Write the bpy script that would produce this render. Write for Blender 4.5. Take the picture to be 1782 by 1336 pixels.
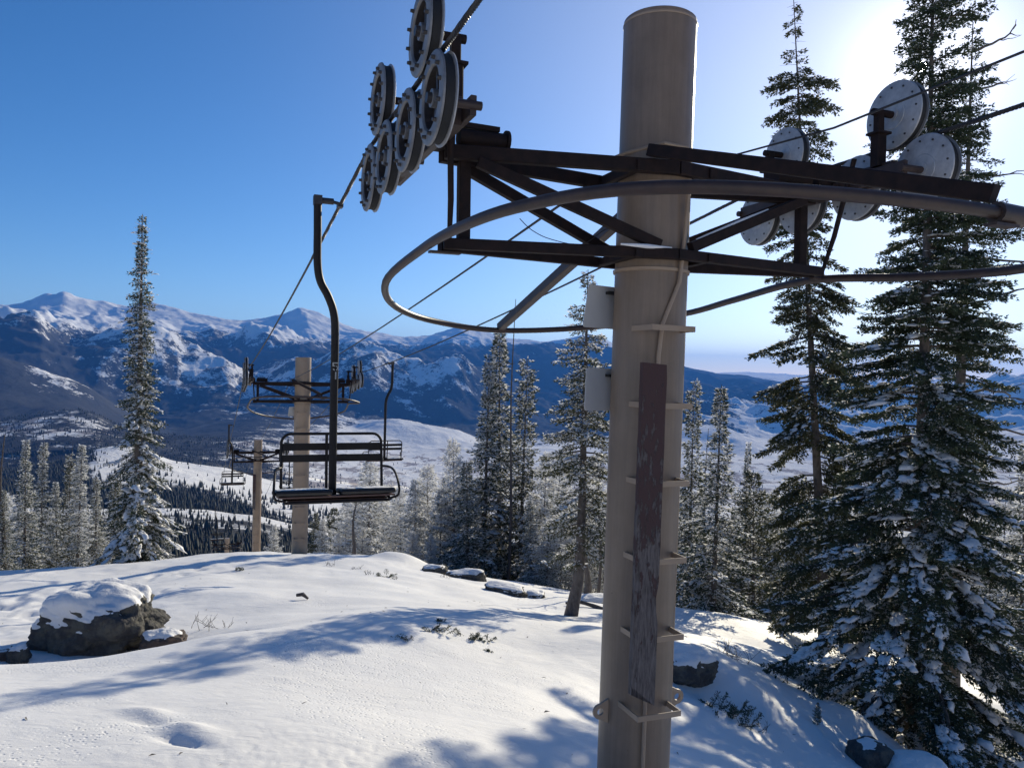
import bpy, math, random
import numpy as np
from mathutils import Vector, Matrix, noise as mnoise

for _o in list(bpy.data.objects):
    bpy.data.objects.remove(_o, do_unlink=True)
SC = bpy.context.scene
COL = SC.collection
R = math.radians
random.seed(7)
np.random.seed(7)

# ------------------------------------------------------------------ camera
F_PX, CX, CY = 1350.0, 891.0, 668.0          # focal length and centre in photo pixels (1782 x 1336)
PITCH, ROLL = R(0.98), R(1.4)
_f = np.array([0, math.cos(PITCH), -math.sin(PITCH)])
_r0 = np.array([1.0, 0, 0]); _u0 = np.array([0, math.sin(PITCH), math.cos(PITCH)])
CAM_R = math.cos(ROLL) * _r0 + math.sin(ROLL) * _u0
CAM_U = -math.sin(ROLL) * _r0 + math.cos(ROLL) * _u0
cam_d = bpy.data.cameras.new('camera')
cam = bpy.data.objects.new('camera', cam_d); COL.objects.link(cam)
_m = Matrix.Identity(4)
for _i in range(3):
    _m[_i][0] = CAM_R[_i]; _m[_i][1] = CAM_U[_i]; _m[_i][2] = -_f[_i]
cam.matrix_world = _m
cam_d.sensor_width = 36.0
cam_d.lens = F_PX / 1782.0 * 36.0
cam_d.clip_start = 0.05; cam_d.clip_end = 120000
SC.camera = cam

def at(px, py, Y):
    """world point at forward distance Y that the photo shows at pixel (px, py); the camera is the origin"""
    d = _f + CAM_R * ((px - CX) / F_PX) + CAM_U * ((CY - py) / F_PX)
    return d * (Y / d[1])

def azim(px):
    p = at(px, 660, 1.0)
    return math.atan2(p[0], p[1])

# ------------------------------------------------------------------ world, sun, exposure
SUN = at(1604, 116, 1.0); SUN = SUN / np.linalg.norm(SUN)
SUN_EL = math.asin(SUN[2]); SUN_AZ = math.atan2(SUN[0], SUN[1])
world = bpy.data.worlds.new("World"); SC.world = world; world.use_nodes = True
nt = world.node_tree; nt.nodes.clear()
sky = nt.nodes.new('ShaderNodeTexSky'); sky.sky_type = 'NISHITA'; sky.sun_disc = False
sky.sun_elevation = SUN_EL; sky.sun_rotation = SUN_AZ
sky.altitude = 2600; sky.air_density = 1.0; sky.dust_density = 1.5; sky.ozone_density = 3.0
hsv = nt.nodes.new('ShaderNodeHueSaturation'); hsv.inputs['Saturation'].default_value = 1.24; hsv.inputs['Hue'].default_value = 0.504
bg = nt.nodes.new('ShaderNodeBackground'); bg.inputs['Strength'].default_value = 0.09
nt.links.new(sky.outputs[0], hsv.inputs['Color']); nt.links.new(hsv.outputs[0], bg.inputs['Color'])
# the sun's own disc and the bright air right round it, as part of the sky
tc = nt.nodes.new('ShaderNodeTexCoord')
dot = nt.nodes.new('ShaderNodeVectorMath'); dot.operation = 'DOT_PRODUCT'
dot.inputs[1].default_value = tuple(SUN)
nt.links.new(tc.outputs['Generated'], dot.inputs[0])
def wmath(op, a, b=None):
    n = nt.nodes.new('ShaderNodeMath'); n.operation = op
    for k, v in ((0, a), (1, b)):
        if v is None: continue
        if isinstance(v, (int, float)): n.inputs[k].default_value = v
        else: nt.links.new(v, n.inputs[k])
    return n.outputs[0]
cl = wmath('MAXIMUM', dot.outputs['Value'], 0.0)
g1 = wmath('MULTIPLY', wmath('POWER', cl, 9.0), 0.23)
g2 = wmath('MULTIPLY', wmath('POWER', cl, 400.0), 0.55)
g3 = wmath('MULTIPLY', wmath('GREATER_THAN', cl, math.cos(R(0.30))), 60.0)
gs = wmath('ADD', wmath('ADD', g1, g2), g3)
bg2 = nt.nodes.new('ShaderNodeBackground'); bg2.inputs['Color'].default_value = (1.0, 0.95, 0.88, 1)
nt.links.new(gs, bg2.inputs['Strength'])
addw = nt.nodes.new('ShaderNodeAddShader')
nt.links.new(bg.outputs[0], addw.inputs[0]); nt.links.new(bg2.outputs[0], addw.inputs[1])
wo = nt.nodes.new('ShaderNodeOutputWorld'); nt.links.new(addw.outputs[0], wo.inputs['Surface'])

sd = bpy.data.lights.new('sun', 'SUN'); sun = bpy.data.objects.new('sun', sd); COL.objects.link(sun)
sd.energy = 3.9; sd.angle = R(0.53); sd.color = (1.0, 0.905, 0.70)
sun.rotation_euler = Vector(SUN).to_track_quat('Z', 'Y').to_euler()
sun.location = Vector(SUN) * 60
SC.view_settings.view_transform = 'Standard'; SC.view_settings.look = 'None'
SC.view_settings.exposure = 0.50; SC.view_settings.gamma = 1.0
SC.view_settings.use_curve_mapping = False
SC.cycles.max_bounces = 6; SC.cycles.diffuse_bounces = 3; SC.cycles.glossy_bounces = 2
SC.cycles.transmission_bounces = 2; SC.cycles.volume_bounces = 0
SC.cycles.use_denoising = True
SC.cycles.sample_clamp_indirect = 6

# ------------------------------------------------------------------ materials
def lin(c): return (c[0], c[1], c[2], 1.0)
def nodes_of(m):
    m.use_nodes = True
    return m.node_tree, m.node_tree.nodes['Principled BSDF']
def N(t, typ, **kw):
    n = t.nodes.new(typ)
    for k, v in kw.items(): setattr(n, k, v)
    return n
def noise_node(t, scale, detail=5, rough=0.6, vec=None, dist=0.0):
    n = N(t, 'ShaderNodeTexNoise'); n.inputs['Scale'].default_value = scale
    n.inputs['Detail'].default_value = detail; n.inputs['Roughness'].default_value = rough
    n.inputs['Distortion'].default_value = dist
    if vec is not None: t.links.new(vec, n.inputs['Vector'])
    return n
def ramp(t, fac, stops):
    r = N(t, 'ShaderNodeValToRGB'); e = r.color_ramp.elements
    while len(e) < len(stops): e.new(0.5)
    for k, (p, c) in enumerate(stops):
        e[k].position = p; e[k].color = lin(c) if not isinstance(c, (int, float)) else (c, c, c, 1)
    t.links.new(fac, r.inputs[0]); return r
def objvec(t):
    return N(t, 'ShaderNodeTexCoord').outputs['Object']
def simple(name, c1, c2=None, rough=0.6, metal=0.0, scale=8.0, bump=0.0, bscale=60.0, lo=0.35, hi=0.65, stretch=None, spec=None):
    m = bpy.data.materials.new(name); t, b = nodes_of(m)
    vec = objvec(t)
    if stretch:
        mp = N(t, 'ShaderNodeMapping'); mp.inputs['Scale'].default_value = stretch
        t.links.new(vec, mp.inputs[0]); vec = mp.outputs[0]
    if c2 is None: c2 = tuple(x * 0.7 for x in c1)
    n = noise_node(t, scale, 6, 0.65, vec)
    r = ramp(t, n.outputs[0], [(lo, c1), (hi, c2)])
    t.links.new(r.outputs[0], b.inputs['Base Color'])
    b.inputs['Roughness'].default_value = rough; b.inputs['Metallic'].default_value = metal
    if spec is not None: b.inputs['Specular IOR Level'].default_value = spec
    if bump:
        n2 = noise_node(t, bscale, 5, 0.6, vec)
        bp = N(t, 'ShaderNodeBump'); bp.inputs['Strength'].default_value = 1.0
        bp.inputs['Distance'].default_value = bump
        t.links.new(n2.outputs[0], bp.inputs['Height']); t.links.new(bp.outputs[0], b.inputs['Normal'])
    return m

M = {}
M['tan'] = simple('tan_tower_paint', (0.36, 0.262, 0.18), (0.30, 0.213, 0.142), rough=0.42, scale=3.0, bump=0.0006, bscale=90)
def chipped_shaded(name):
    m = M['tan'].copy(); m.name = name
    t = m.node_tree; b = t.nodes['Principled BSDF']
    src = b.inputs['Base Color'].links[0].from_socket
    dk = N(t, 'ShaderNodeMixRGB', blend_type='MULTIPLY'); dk.inputs[0].default_value = 1.0; dk.inputs[2].default_value = (0.66, 0.66, 0.67, 1)  # shade of the backlit near pole, multiplied into its paint colour
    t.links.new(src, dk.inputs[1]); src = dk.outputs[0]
    mp = N(t, 'ShaderNodeMapping'); mp.inputs['Scale'].default_value = (1, 1, 0.06); t.links.new(objvec(t), mp.inputs[0])
    stn = noise_node(t, 22, 6, 0.7, mp.outputs[0]); sr = ramp(t, stn.outputs[0], [(0.35, 0.80), (0.62, 1.05)])
    dk2 = N(t, 'ShaderNodeMixRGB', blend_type='MULTIPLY'); dk2.inputs[0].default_value = 0.8
    t.links.new(src, dk2.inputs[1]); t.links.new(sr.outputs[0], dk2.inputs[2]); src = dk2.outputs[0]
    n = noise_node(t, 34, 8, 0.75, objvec(t))
    n.noise_dimensions = '3D'
    r = ramp(t, n.outputs[0], [(0.665, 0.0), (0.70, 1.0)])
    mx = N(t, 'ShaderNodeMixRGB'); mx.inputs[2].default_value = (0.07, 0.045, 0.035, 1)
    t.links.new(r.outputs[0], mx.inputs[0]); t.links.new(src, mx.inputs[1])
    t.links.new(mx.outputs[0], b.inputs['Base Color'])
    return m
M['tan_worn_shaded'] = chipped_shaded('tan_tower_paint_worn_shaded')
M['steel_brown'] = simple('rusty_brown_steel', (0.027, 0.016, 0.014), (0.014, 0.010, 0.010), rough=0.65, scale=14, spec=0.15, bump=0.0006, bscale=120)
M['steel_pipe'] = simple('brown_pipe_paint', (0.060, 0.039, 0.033), (0.035, 0.025, 0.023), rough=0.45, spec=0.35, scale=9, bump=0.0004)
M['galv'] = simple('galvanised_sheave_steel', (0.50, 0.50, 0.50), (0.30, 0.30, 0.31), rough=0.45, metal=0.3, scale=11, lo=0.3, hi=0.7, bump=0.0005)
M['galv_dark'] = simple('dull_sheave_rim', (0.26, 0.26, 0.265), (0.14, 0.14, 0.145), rough=0.5, metal=0.3, scale=11, lo=0.3, hi=0.7, bump=0.0005)
M['rubber'] = simple('black_rubber', (0.018, 0.018, 0.02), rough=0.75)
M['dark_steel'] = simple('dark_greasy_steel', (0.05, 0.045, 0.045), (0.03, 0.025, 0.025), rough=0.45, scale=30, bump=0.0008)
M['rope'] = simple('steel_rope', (0.035, 0.035, 0.04), (0.02, 0.02, 0.024), rough=0.55, metal=0.2, scale=60)
M['chair_paint'] = simple('black_chair_paint', (0.012, 0.011, 0.012), (0.020, 0.017, 0.017), rough=0.5, scale=20, spec=0.22)
M['seat_vinyl'] = simple('black_seat_vinyl', (0.02, 0.02, 0.024), rough=0.5, scale=30, bump=0.0006)
M['seat_wood'] = simple('brown_seat_underside', (0.16, 0.09, 0.07), rough=0.7, scale=12)
M['stencil'] = simple('grey_white_stencil_paint', (0.42, 0.42, 0.40), (0.30, 0.30, 0.29), rough=0.6, scale=60)
M['sign'] = simple('grey_white_sign_back', (0.56, 0.56, 0.55), (0.50, 0.50, 0.49), rough=0.5, scale=4)
M['bark'] = simple('grey_fir_bark', (0.17, 0.145, 0.125), (0.075, 0.062, 0.055), rough=0.9, scale=14, bump=0.012, bscale=22, stretch=(1, 1, 0.45))
M['dead_wood'] = simple('dead_branch_wood', (0.13, 0.11, 0.10), (0.07, 0.058, 0.052), rough=0.9, scale=20)
M['rock'] = simple('dark_lichened_rock', (0.060, 0.056, 0.054), (0.115, 0.108, 0.088), rough=0.9, scale=5.5, bump=0.10, bscale=8.0, lo=0.44, hi=0.58)
M['rock_red'] = simple('reddish_rock', (0.11, 0.075, 0.06), (0.06, 0.05, 0.045), rough=0.9, scale=9, bump=0.03, bscale=12)

def foliage_mat(name, c1, c2, trans=0.18):
    m = bpy.data.materials.new(name); t, b = nodes_of(m)
    n = noise_node(t, 2.3, 4, 0.7, objvec(t))
    r = ramp(t, n.outputs[0], [(0.35, c1), (0.66, c2)])
    t.links.new(r.outputs[0], b.inputs['Base Color']); b.inputs['Roughness'].default_value = 0.6
    b.inputs['Specular IOR Level'].default_value = 0.25
    tr = N(t, 'ShaderNodeBsdfTranslucent'); t.links.new(r.outputs[0], tr.inputs['Color'])
    mx = N(t, 'ShaderNodeMixShader'); mx.inputs[0].default_value = trans
    out = [x for x in t.nodes if x.type == 'OUTPUT_MATERIAL'][0]
    t.links.new(b.outputs[0], mx.inputs[1]); t.links.new(tr.outputs[0], mx.inputs[2])
    t.links.new(mx.outputs[0], out.inputs['Surface'])
    return m
M['needles'] = foliage_mat('fir_needles', (0.040, 0.060, 0.040), (0.075, 0.095, 0.050))
M['needles_olive'] = foliage_mat('olive_fir_needles', (0.055, 0.068, 0.036), (0.105, 0.105, 0.050), 0.25)
M['frost'] = foliage_mat('hoar_frost', (0.66, 0.66, 0.66), (0.84, 0.84, 0.84), 0.5)

def snow_mat(name, fine=True):
    m = bpy.data.materials.new(name); t, b = nodes_of(m)
    v = N(t, 'ShaderNodeNewGeometry').outputs['Position']
    n = noise_node(t, 0.6, 5, 0.6, v)
    r = ramp(t, n.outputs[0], [(0.3, (0.80, 0.785, 0.765)), (0.7, (0.84, 0.83, 0.815))])
    t.links.new(r.outputs[0], b.inputs['Base Color'])
    b.inputs['Roughness'].default_value = 0.62
    b.inputs['Specular IOR Level'].default_value = 0.25
    b.inputs['Subsurface Weight'].default_value = 0.0
    if fine:
        # wind crust: fine grain everywhere, stretched ripples and pitted patches by place
        mp = N(t, 'ShaderNodeMapping'); mp.inputs['Scale'].default_value = (1.0, 2.2, 1.0)
        mp.inputs['Rotation'].default_value = (0, 0, R(35)); t.links.new(v, mp.inputs[0])
        rip = noise_node(t, 3.0, 6, 0.62, mp.outputs[0], 0.4)
        pit = N(t, 'ShaderNodeTexVoronoi'); pit.inputs['Scale'].default_value = 22
        t.links.new(v, pit.inputs['Vector'])
        pm = noise_node(t, 0.42, 3, 0.5, v)
        pr = ramp(t, pm.outputs[0], [(0.52, 0.0), (0.62, 1.0)])
        pv = ramp(t, pit.outputs['Distance'], [(0.05, 0.0), (0.35, 1.0)])
        mul = N(t, 'ShaderNodeMath', operation='MULTIPLY')
        t.links.new(pr.outputs[0], mul.inputs[0]); t.links.new(pv.outputs[0], mul.inputs[1])
        grain = noise_node(t, 130, 4, 0.7, v)
        b1 = N(t, 'ShaderNodeBump'); b1.inputs['Distance'].default_value = 0.014; t.links.new(rip.outputs[0], b1.inputs['Height'])
        b2 = N(t, 'ShaderNodeBump'); b2.inputs['Distance'].default_value = 0.007; t.links.new(mul.outputs[0], b2.inputs['Height'])
        b3 = N(t, 'ShaderNodeBump'); b3.inputs['Distance'].default_value = 0.0022; t.links.new(grain.outputs[0], b3.inputs['Height'])
        t.links.new(b1.outputs[0], b2.inputs['Normal']); t.links.new(b2.outputs[0], b3.inputs['Normal'])
        t.links.new(b3.outputs[0], b.inputs['Normal'])
    else:
        g = noise_node(t, 14, 4, 0.6, v)
        b1 = N(t, 'ShaderNodeBump'); b1.inputs['Distance'].default_value = 0.02
        t.links.new(g.outputs[0], b1.inputs['Height']); t.links.new(b1.outputs[0], b.inputs['Normal'])
    return m
M['snow'] = snow_mat('wind_crusted_snow')
M['snow_load'] = snow_mat('snow_on_branches', False)

def plank_mat():
    m = bpy.data.materials.new('weathered_red_brown_plank'); t, b = nodes_of(m)
    v = objvec(t)
    mp = N(t, 'ShaderNodeMapping'); mp.inputs['Scale'].default_value = (1, 1, 0.12); t.links.new(v, mp.inputs[0])
    grain = noise_node(t, 70, 6, 0.7, mp.outputs[0])
    wood = ramp(t, grain.outputs[0], [(0.32, (0.035, 0.028, 0.026)), (0.55, (0.13, 0.108, 0.10)), (0.75, (0.19, 0.165, 0.155))])
    mp2 = N(t, 'ShaderNodeMapping'); mp2.inputs['Scale'].default_value = (1, 1, 0.3); t.links.new(v, mp2.inputs[0])
    fl = noise_node(t, 16, 9, 0.75, mp2.outputs[0])
    sep = N(t, 'ShaderNodeSeparateXYZ'); t.links.new(v, sep.inputs[0])
    gz = N(t, 'ShaderNodeMath', operation='MULTIPLY_ADD'); gz.inputs[1].default_value = 0.12; gz.inputs[2].default_value = 0.09
    t.links.new(sep.outputs['Z'], gz.inputs[0])
    ad = N(t, 'ShaderNodeMath', operation='ADD'); t.links.new(fl.outputs[0], ad.inputs[0]); t.links.new(gz.outputs[0], ad.inputs[1])
    mask = ramp(t, ad.outputs[0], [(0.47, 0.0), (0.50, 1.0)])
    mx = N(t, 'ShaderNodeMixRGB'); mx.inputs[2].default_value = (0.062, 0.030, 0.028, 1)
    t.links.new(mask.outputs[0], mx.inputs[0]); t.links.new(wood.outputs[0], mx.inputs[1])
    t.links.new(mx.outputs[0], b.inputs['Base Color']); b.inputs['Roughness'].default_value = 0.8
    bp = N(t, 'ShaderNodeBump'); bp.inputs['Distance'].default_value = 0.004; t.links.new(grain.outputs[0], bp.inputs['Height'])
    bp2 = N(t, 'ShaderNodeBump'); bp2.inputs['Distance'].default_value = 0.003; t.links.new(mask.outputs[0], bp2.inputs['Height'])
    t.links.new(bp.outputs[0], bp2.inputs['Normal']); t.links.new(bp2.outputs[0], b.inputs['Normal'])
    return m
M['plank'] = plank_mat()

# ------------------------------------------------------------------ mesh helpers
def mesh_np(name, V, Fc, mat, smooth=False):
    """V (n,3); Fc (m,3) or (m,4) int array"""
    V = np.asarray(V, dtype=np.float32); Fc = np.asarray(Fc, dtype=np.int32)
    me = bpy.data.meshes.new(name); k = Fc.shape[1]
    me.vertices.add(len(V)); me.vertices.foreach_set('co', V.ravel())
    me.loops.add(Fc.size); me.loops.foreach_set('vertex_index', Fc.ravel())
    me.polygons.add(len(Fc)); me.polygons.foreach_set('loop_start', np.arange(0, Fc.size, k, dtype=np.int32))
    me.polygons.foreach_set('loop_total', np.full(len(Fc), k, dtype=np.int32))
    if smooth: me.polygons.foreach_set('use_smooth', np.ones(len(Fc), dtype=bool))
    me.update(calc_edges=True)
    if mat: me.materials.append(mat)
    return me

def tag(o, label=None, cat=None, group=None, kind=None):
    if label: o['label'] = label
    if cat: o['category'] = cat
    if group: o['group'] = group
    if kind: o['kind'] = kind
    return o
def link(name, me, parent=None, loc=None):
    o = bpy.data.objects.new(name, me); COL.objects.link(o)
    if parent is not None: o.parent = parent
    if loc is not None: o.location = loc
    return o
def empty(name, loc=(0, 0, 0)):
    o = bpy.data.objects.new(name, None); COL.objects.link(o); o.location = Vector(loc); o.empty_display_size = 0.3
    return o

def V3(x): return Vector(x)
def frame_from(d, up=(0, 0, 1)):
    d = Vector(d).normalized(); up = Vector(up)
    if abs(d.dot(up)) > 0.98: up = Vector((1, 0, 0)) if abs(d.x) < 0.9 else Vector((0, 1, 0))
    s = d.cross(up).normalized(); u = s.cross(d).normalized()
    return s, u, d

class MB:
    def __init__(self): self.v = []; self.f = []; self.sm = []
    def add(self, vs, fs, smooth=False):
        b = len(self.v); self.v += [tuple(x) for x in vs]
        for q in fs: self.f.append([b + i for i in q]); self.sm.append(smooth)
    def bar(self, p0, p1, w, h, up=(0, 0, 1), ch=0.0):
        """rectangular bar, w along the side axis, h along the up axis, with small chamfers"""
        p0 = Vector(p0); p1 = Vector(p1); s, u, d = frame_from(p1 - p0, up)
        w /= 2; h /= 2
        c = ch if ch else min(w, h) * 0.18
        ring = [(w, h - c), (w - c, h), (-w + c, h), (-w, h - c), (-w, -h + c), (-w + c, -h), (w - c, -h), (w, -h + c)]
        vs = [p + s * a + u * b for p in (p0, p1) for a, b in ring]
        n = 8
        fs = [[i, (i + 1) % n, n + (i + 1) % n, n + i] for i in range(n)] + [list(range(n))[::-1], list(range(n, 2 * n))]
        self.add(vs, fs)
    def angle(self, p0, p1, a, t, up=(0, 0, 1)):
        """L-section steel: one horizontal and one vertical leg"""
        p0 = Vector(p0); p1 = Vector(p1); s, u, d = frame_from(p1 - p0, up)
        ring = [(-a / 2, -a / 2), (a / 2, -a / 2), (a / 2, -a / 2 + t), (-a / 2 + t, -a / 2 + t), (-a / 2 + t, a / 2), (-a / 2, a / 2)]
        vs = [p + s * x + u * y for p in (p0, p1) for x, y in ring]; n = 6
        fs = [[i, (i + 1) % n, n + (i + 1) % n, n + i] for i in range(n)]
        fs += [[3, 2, 1, 0], [5, 4, 3, 0], [n, n + 1, n + 2, n + 3], [n, n + 3, n + 4, n + 5]]
        self.add(vs, fs)
    def tube(self, pts, r, n=10, closed=False, caps=True, up=(0, 0, 1)):
        pts = [Vector(p) for p in pts]; k = len(pts)
        rs = r if isinstance(r, (list, tuple)) else [r] * k
        vs = []; pu = None
        for i, p in enumerate(pts):
            if closed: d = (pts[(i + 1) % k] - pts[i - 1])
            else: d = pts[min(i + 1, k - 1)] - pts[max(i - 1, 0)]
            d = d.normalized()
            if pu is None: s, u, _ = frame_from(d, up)
            else:
                u = (pu - d * pu.dot(d)).normalized(); s = d.cross(u)
            pu = u
            for j in range(n):
                a = 2 * math.pi * j / n
                vs.append(p + (s * math.cos(a) + u * math.sin(a)) * rs[i])
        fs = []
        for i in range(k if closed else k - 1):
            i2 = (i + 1) % k
            for j in range(n):
                j2 = (j + 1) % n
                fs.append([i * n + j, i * n + j2, i2 * n + j2, i2 * n + j])
        self.add(vs, fs, True)
        if caps and not closed:
            self.add([vs[j] for j in range(n)], [list(range(n))[::-1]])
            self.add([vs[(k - 1) * n + j] for j in range(n)], [list(range(n))])
    def lathe(self, prof, o, axis, n=28, smooth=True):
        """prof: (radius, offset along axis)"""
        s, u, d = frame_from(axis); o = Vector(o); vs = []; fs = []
        for (r_, z) in prof:
            for j in range(n):
                a = 2 * math.pi * j / n
                vs.append(o + d * z + (s * math.cos(a) + u * math.sin(a)) * r_)
        for i in range(len(prof) - 1):
            for j in range(n):
                j2 = (j + 1) % n
                fs.append([i * n + j, i * n + j2, (i + 1) * n + j2, (i + 1) * n + j])
        b = len(self.v); self.add(vs, fs, smooth)
    def box(self, c, sx, sy, sz, mat3=None):
        vs = []
        for dx in (-.5, .5):
            for dy in (-.5, .5):
                for dz in (-.5, .5):
                    q = Vector((dx * sx, dy * sy, dz * sz))
                    if mat3 is not None: q = mat3 @ q
                    vs.append(Vector(c) + q)
        self.add(vs, [[0, 1, 3, 2], [4, 6, 7, 5], [0, 4, 5, 1], [2, 3, 7, 6], [0, 2, 6, 4], [1, 5, 7, 3]])
    def prism(self, poly, o, a, b, thick):
        """poly points in the plane (a, b) at o, extruded by thick along a x b, centred"""
        a = Vector(a); b = Vector(b); nrm = a.cross(b).normalized(); o = Vector(o); n = len(poly)
        vs = [o + a * x + b * y + nrm * (thick / 2 * sgn) for sgn in (-1, 1) for x, y in poly]
        fs = [list(range(n))[::-1], list(range(n, 2 * n))] + [[i, (i + 1) % n, n + (i + 1) % n, n + i] for i in range(n)]
        self.add(vs, fs)
    def mesh(self, name, mat):
        me = bpy.data.meshes.new(name); me.from_pydata(self.v, [], self.f)
        me.polygons.foreach_set('use_smooth', self.sm)
        me.update()
        if mat: me.materials.append(mat)
        import bmesh
        bm = bmesh.new(); bm.from_mesh(me); bmesh.ops.remove_doubles(bm, verts=bm.verts, dist=1e-5)
        bmesh.ops.recalc_face_normals(bm, faces=bm.faces)
        for e in bm.edges:
            if len(e.link_faces) == 2 and e.calc_face_angle(0) > R(38): e.smooth = False
        bm.to_mesh(me); bm.free()
        return me
    def obj(self, name, mat, parent=None):
        return link(name, self.mesh(name, mat), parent)

def catmull(pts, closed=False, sub=8):
    pts = [Vector(p) for p in pts]; n = len(pts); out = []
    rng = range(n) if closed else range(n - 1)
    for i in rng:
        p0 = pts[(i - 1) % n] if closed or i > 0 else pts[0]
        p1 = pts[i]; p2 = pts[(i + 1) % n]
        p3 = pts[(i + 2) % n] if closed or i + 2 < n else pts[-1]
        for k in range(sub):
            t = k / sub
            out.append(0.5 * ((2 * p1) + (p2 - p0) * t + (2 * p0 - 5 * p1 + 4 * p2 - p3) * t * t + (3 * p1 - p0 - 3 * p2 + p3) * t ** 3))
    if not closed: out.append(pts[-1])
    return out

# ------------------------------------------------------------------ numpy gradient noise
_rng = np.random.RandomState(11)
_perm = _rng.permutation(512); _g = _rng.rand(512, 2) * 2 - 1
_g /= np.linalg.norm(_g, axis=1)[:, None]
def pnoise(x, y):
    xi = np.floor(x).astype(np.int64); yi = np.floor(y).astype(np.int64); xf = x - xi; yf = y - yi
    def gr(ix, iy, fx, fy):
        h = _perm[(_perm[ix & 511] + iy) & 511]; g = _g[h]; return g[..., 0] * fx + g[..., 1] * fy
    u = xf ** 3 * (xf * (xf * 6 - 15) + 10); v = yf ** 3 * (yf * (yf * 6 - 15) + 10)
    a = gr(xi, yi, xf, yf); b = gr(xi + 1, yi, xf - 1, yf); c = gr(xi, yi + 1, xf, yf - 1); d = gr(xi + 1, yi + 1, xf - 1, yf - 1)
    return (a * (1 - u) + b * u) * (1 - v) + (c * (1 - u) + d * u) * v
def fbm(x, y, octv=5, gain=0.5, ridged=False):
    s = np.zeros_like(x, dtype=float); a = 1.0; tot = 0
    for k in range(octv):
        n = pnoise(x * 2 ** k + 17.3 * k, y * 2 ** k - 9.1 * k)
        s += a * ((1.15 * np.clip(1 - 1.9 * np.abs(n), 0, 1) ** 1.35) if ridged else n * 1.4); tot += a; a *= gain
    return s / tot

# ------------------------------------------------------------------ near ground
_cp = [at(*q) for q in [
    (-500, 1336, 3.8), (0, 1336, 4.0), (450, 1336, 4.15), (900, 1336, 4.75), (1200, 1336, 5.7), (1400, 1336, 7.6), (1600, 1350, 9.6), (1782, 1390, 11.0), (2100, 1450, 13),
    (-400, 1180, 5.6), (0, 1185, 6.0), (300, 1168, 6.5), (600, 1180, 6.9), (900, 1205, 7.1), (1250, 1235, 8.6), (1400, 1240, 10.4), (1600, 1300, 12.2), (1782, 1240, 15),
    (0, 1160, 6.9), (170, 1148, 7.2), (330, 1116, 8.0), (20, 1150, 9.6), (190, 1148, 9.9), (-400, 1120, 9),
    (380, 1104, 8.3), (500, 1098, 9.0), (620, 1073, 10.8), (780, 1065, 12.8), (750, 1120, 9.0), (950, 1135, 10.2), (1180, 1130, 10.8), (1330, 1165, 12.6), (1500, 1180, 15.5),
    (-300, 1050, 16), (0, 1045, 15.5), (300, 1030, 16), (600, 1030, 16), (850, 1058, 16), (985, 1074, 17), (1250, 1088, 18.5), (1400, 1115, 19.5), (1650, 1150, 20), (1850, 1130, 24),
    (-200, 1010, 22), (0, 1002, 22), (250, 976, 25), (420, 964, 26.5), (520, 962, 26), (620, 966, 26), (750, 990, 25), (880, 1022, 22.5), (1050, 1046, 22.5), (1200, 1062, 23.5), (1400, 1090, 27)]]
_cp += [np.array(q, float) for q in [(-34, 36, -13), (-20, 36, -10.5), (-8, 36, -9.8), (4, 36, -10.8), (14, 38, -12.5), (30, 38, -14.5),
    (-50, 70, -24), (-15.7, 49, -13.6), (0, 62, -19), (40, 62, -22), (-33, 92, -29), (10, 95, -31), (70, 90, -33), (-80, 90, -28),
    (-40, 20, -6), (-30, 5, -3.5), (40, 25, -12), (35, 5, -8), (20, 14, -8.5), (10, 6, -4.6),
    (0, 0, -2.15), (-5, 0.5, -2.2), (5, 0, -3.4), (0, -8, -0.6), (-15, -8, 0.2), (15, -8, -3.0), (0, -30, 5), (-40, -30, 5), (40, -30, 1), (1.2, 4.8, -2.8)]]
_cp = np.array(_cp)
_d = np.hypot(_cp[:, 0], _cp[:, 1]); _k = 1 + 0.20 * np.clip((11.5 - _d) / 5, 0, 1) * (_cp[:, 1] > 1.5)
_cp = _cp * _k[:, None]; _XY = _cp[:, :2]
def _phi(d): return d * d * np.log(d + 1e-9)
def _solve():
    n = len(_cp); K = _phi(np.linalg.norm(_XY[:, None] - _XY[None], axis=2)) + np.eye(n) * 0.6
    P = np.hstack([np.ones((n, 1)), _XY]); A = np.zeros((n + 3, n + 3)); A[:n, :n] = K; A[:n, n:] = P; A[n:, :n] = P.T
    return np.linalg.solve(A, np.concatenate([_cp[:, 2], np.zeros(3)]))
_w = _solve()
def _pt(px, py, Y): return at(px, py, Y)[:2]
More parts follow.
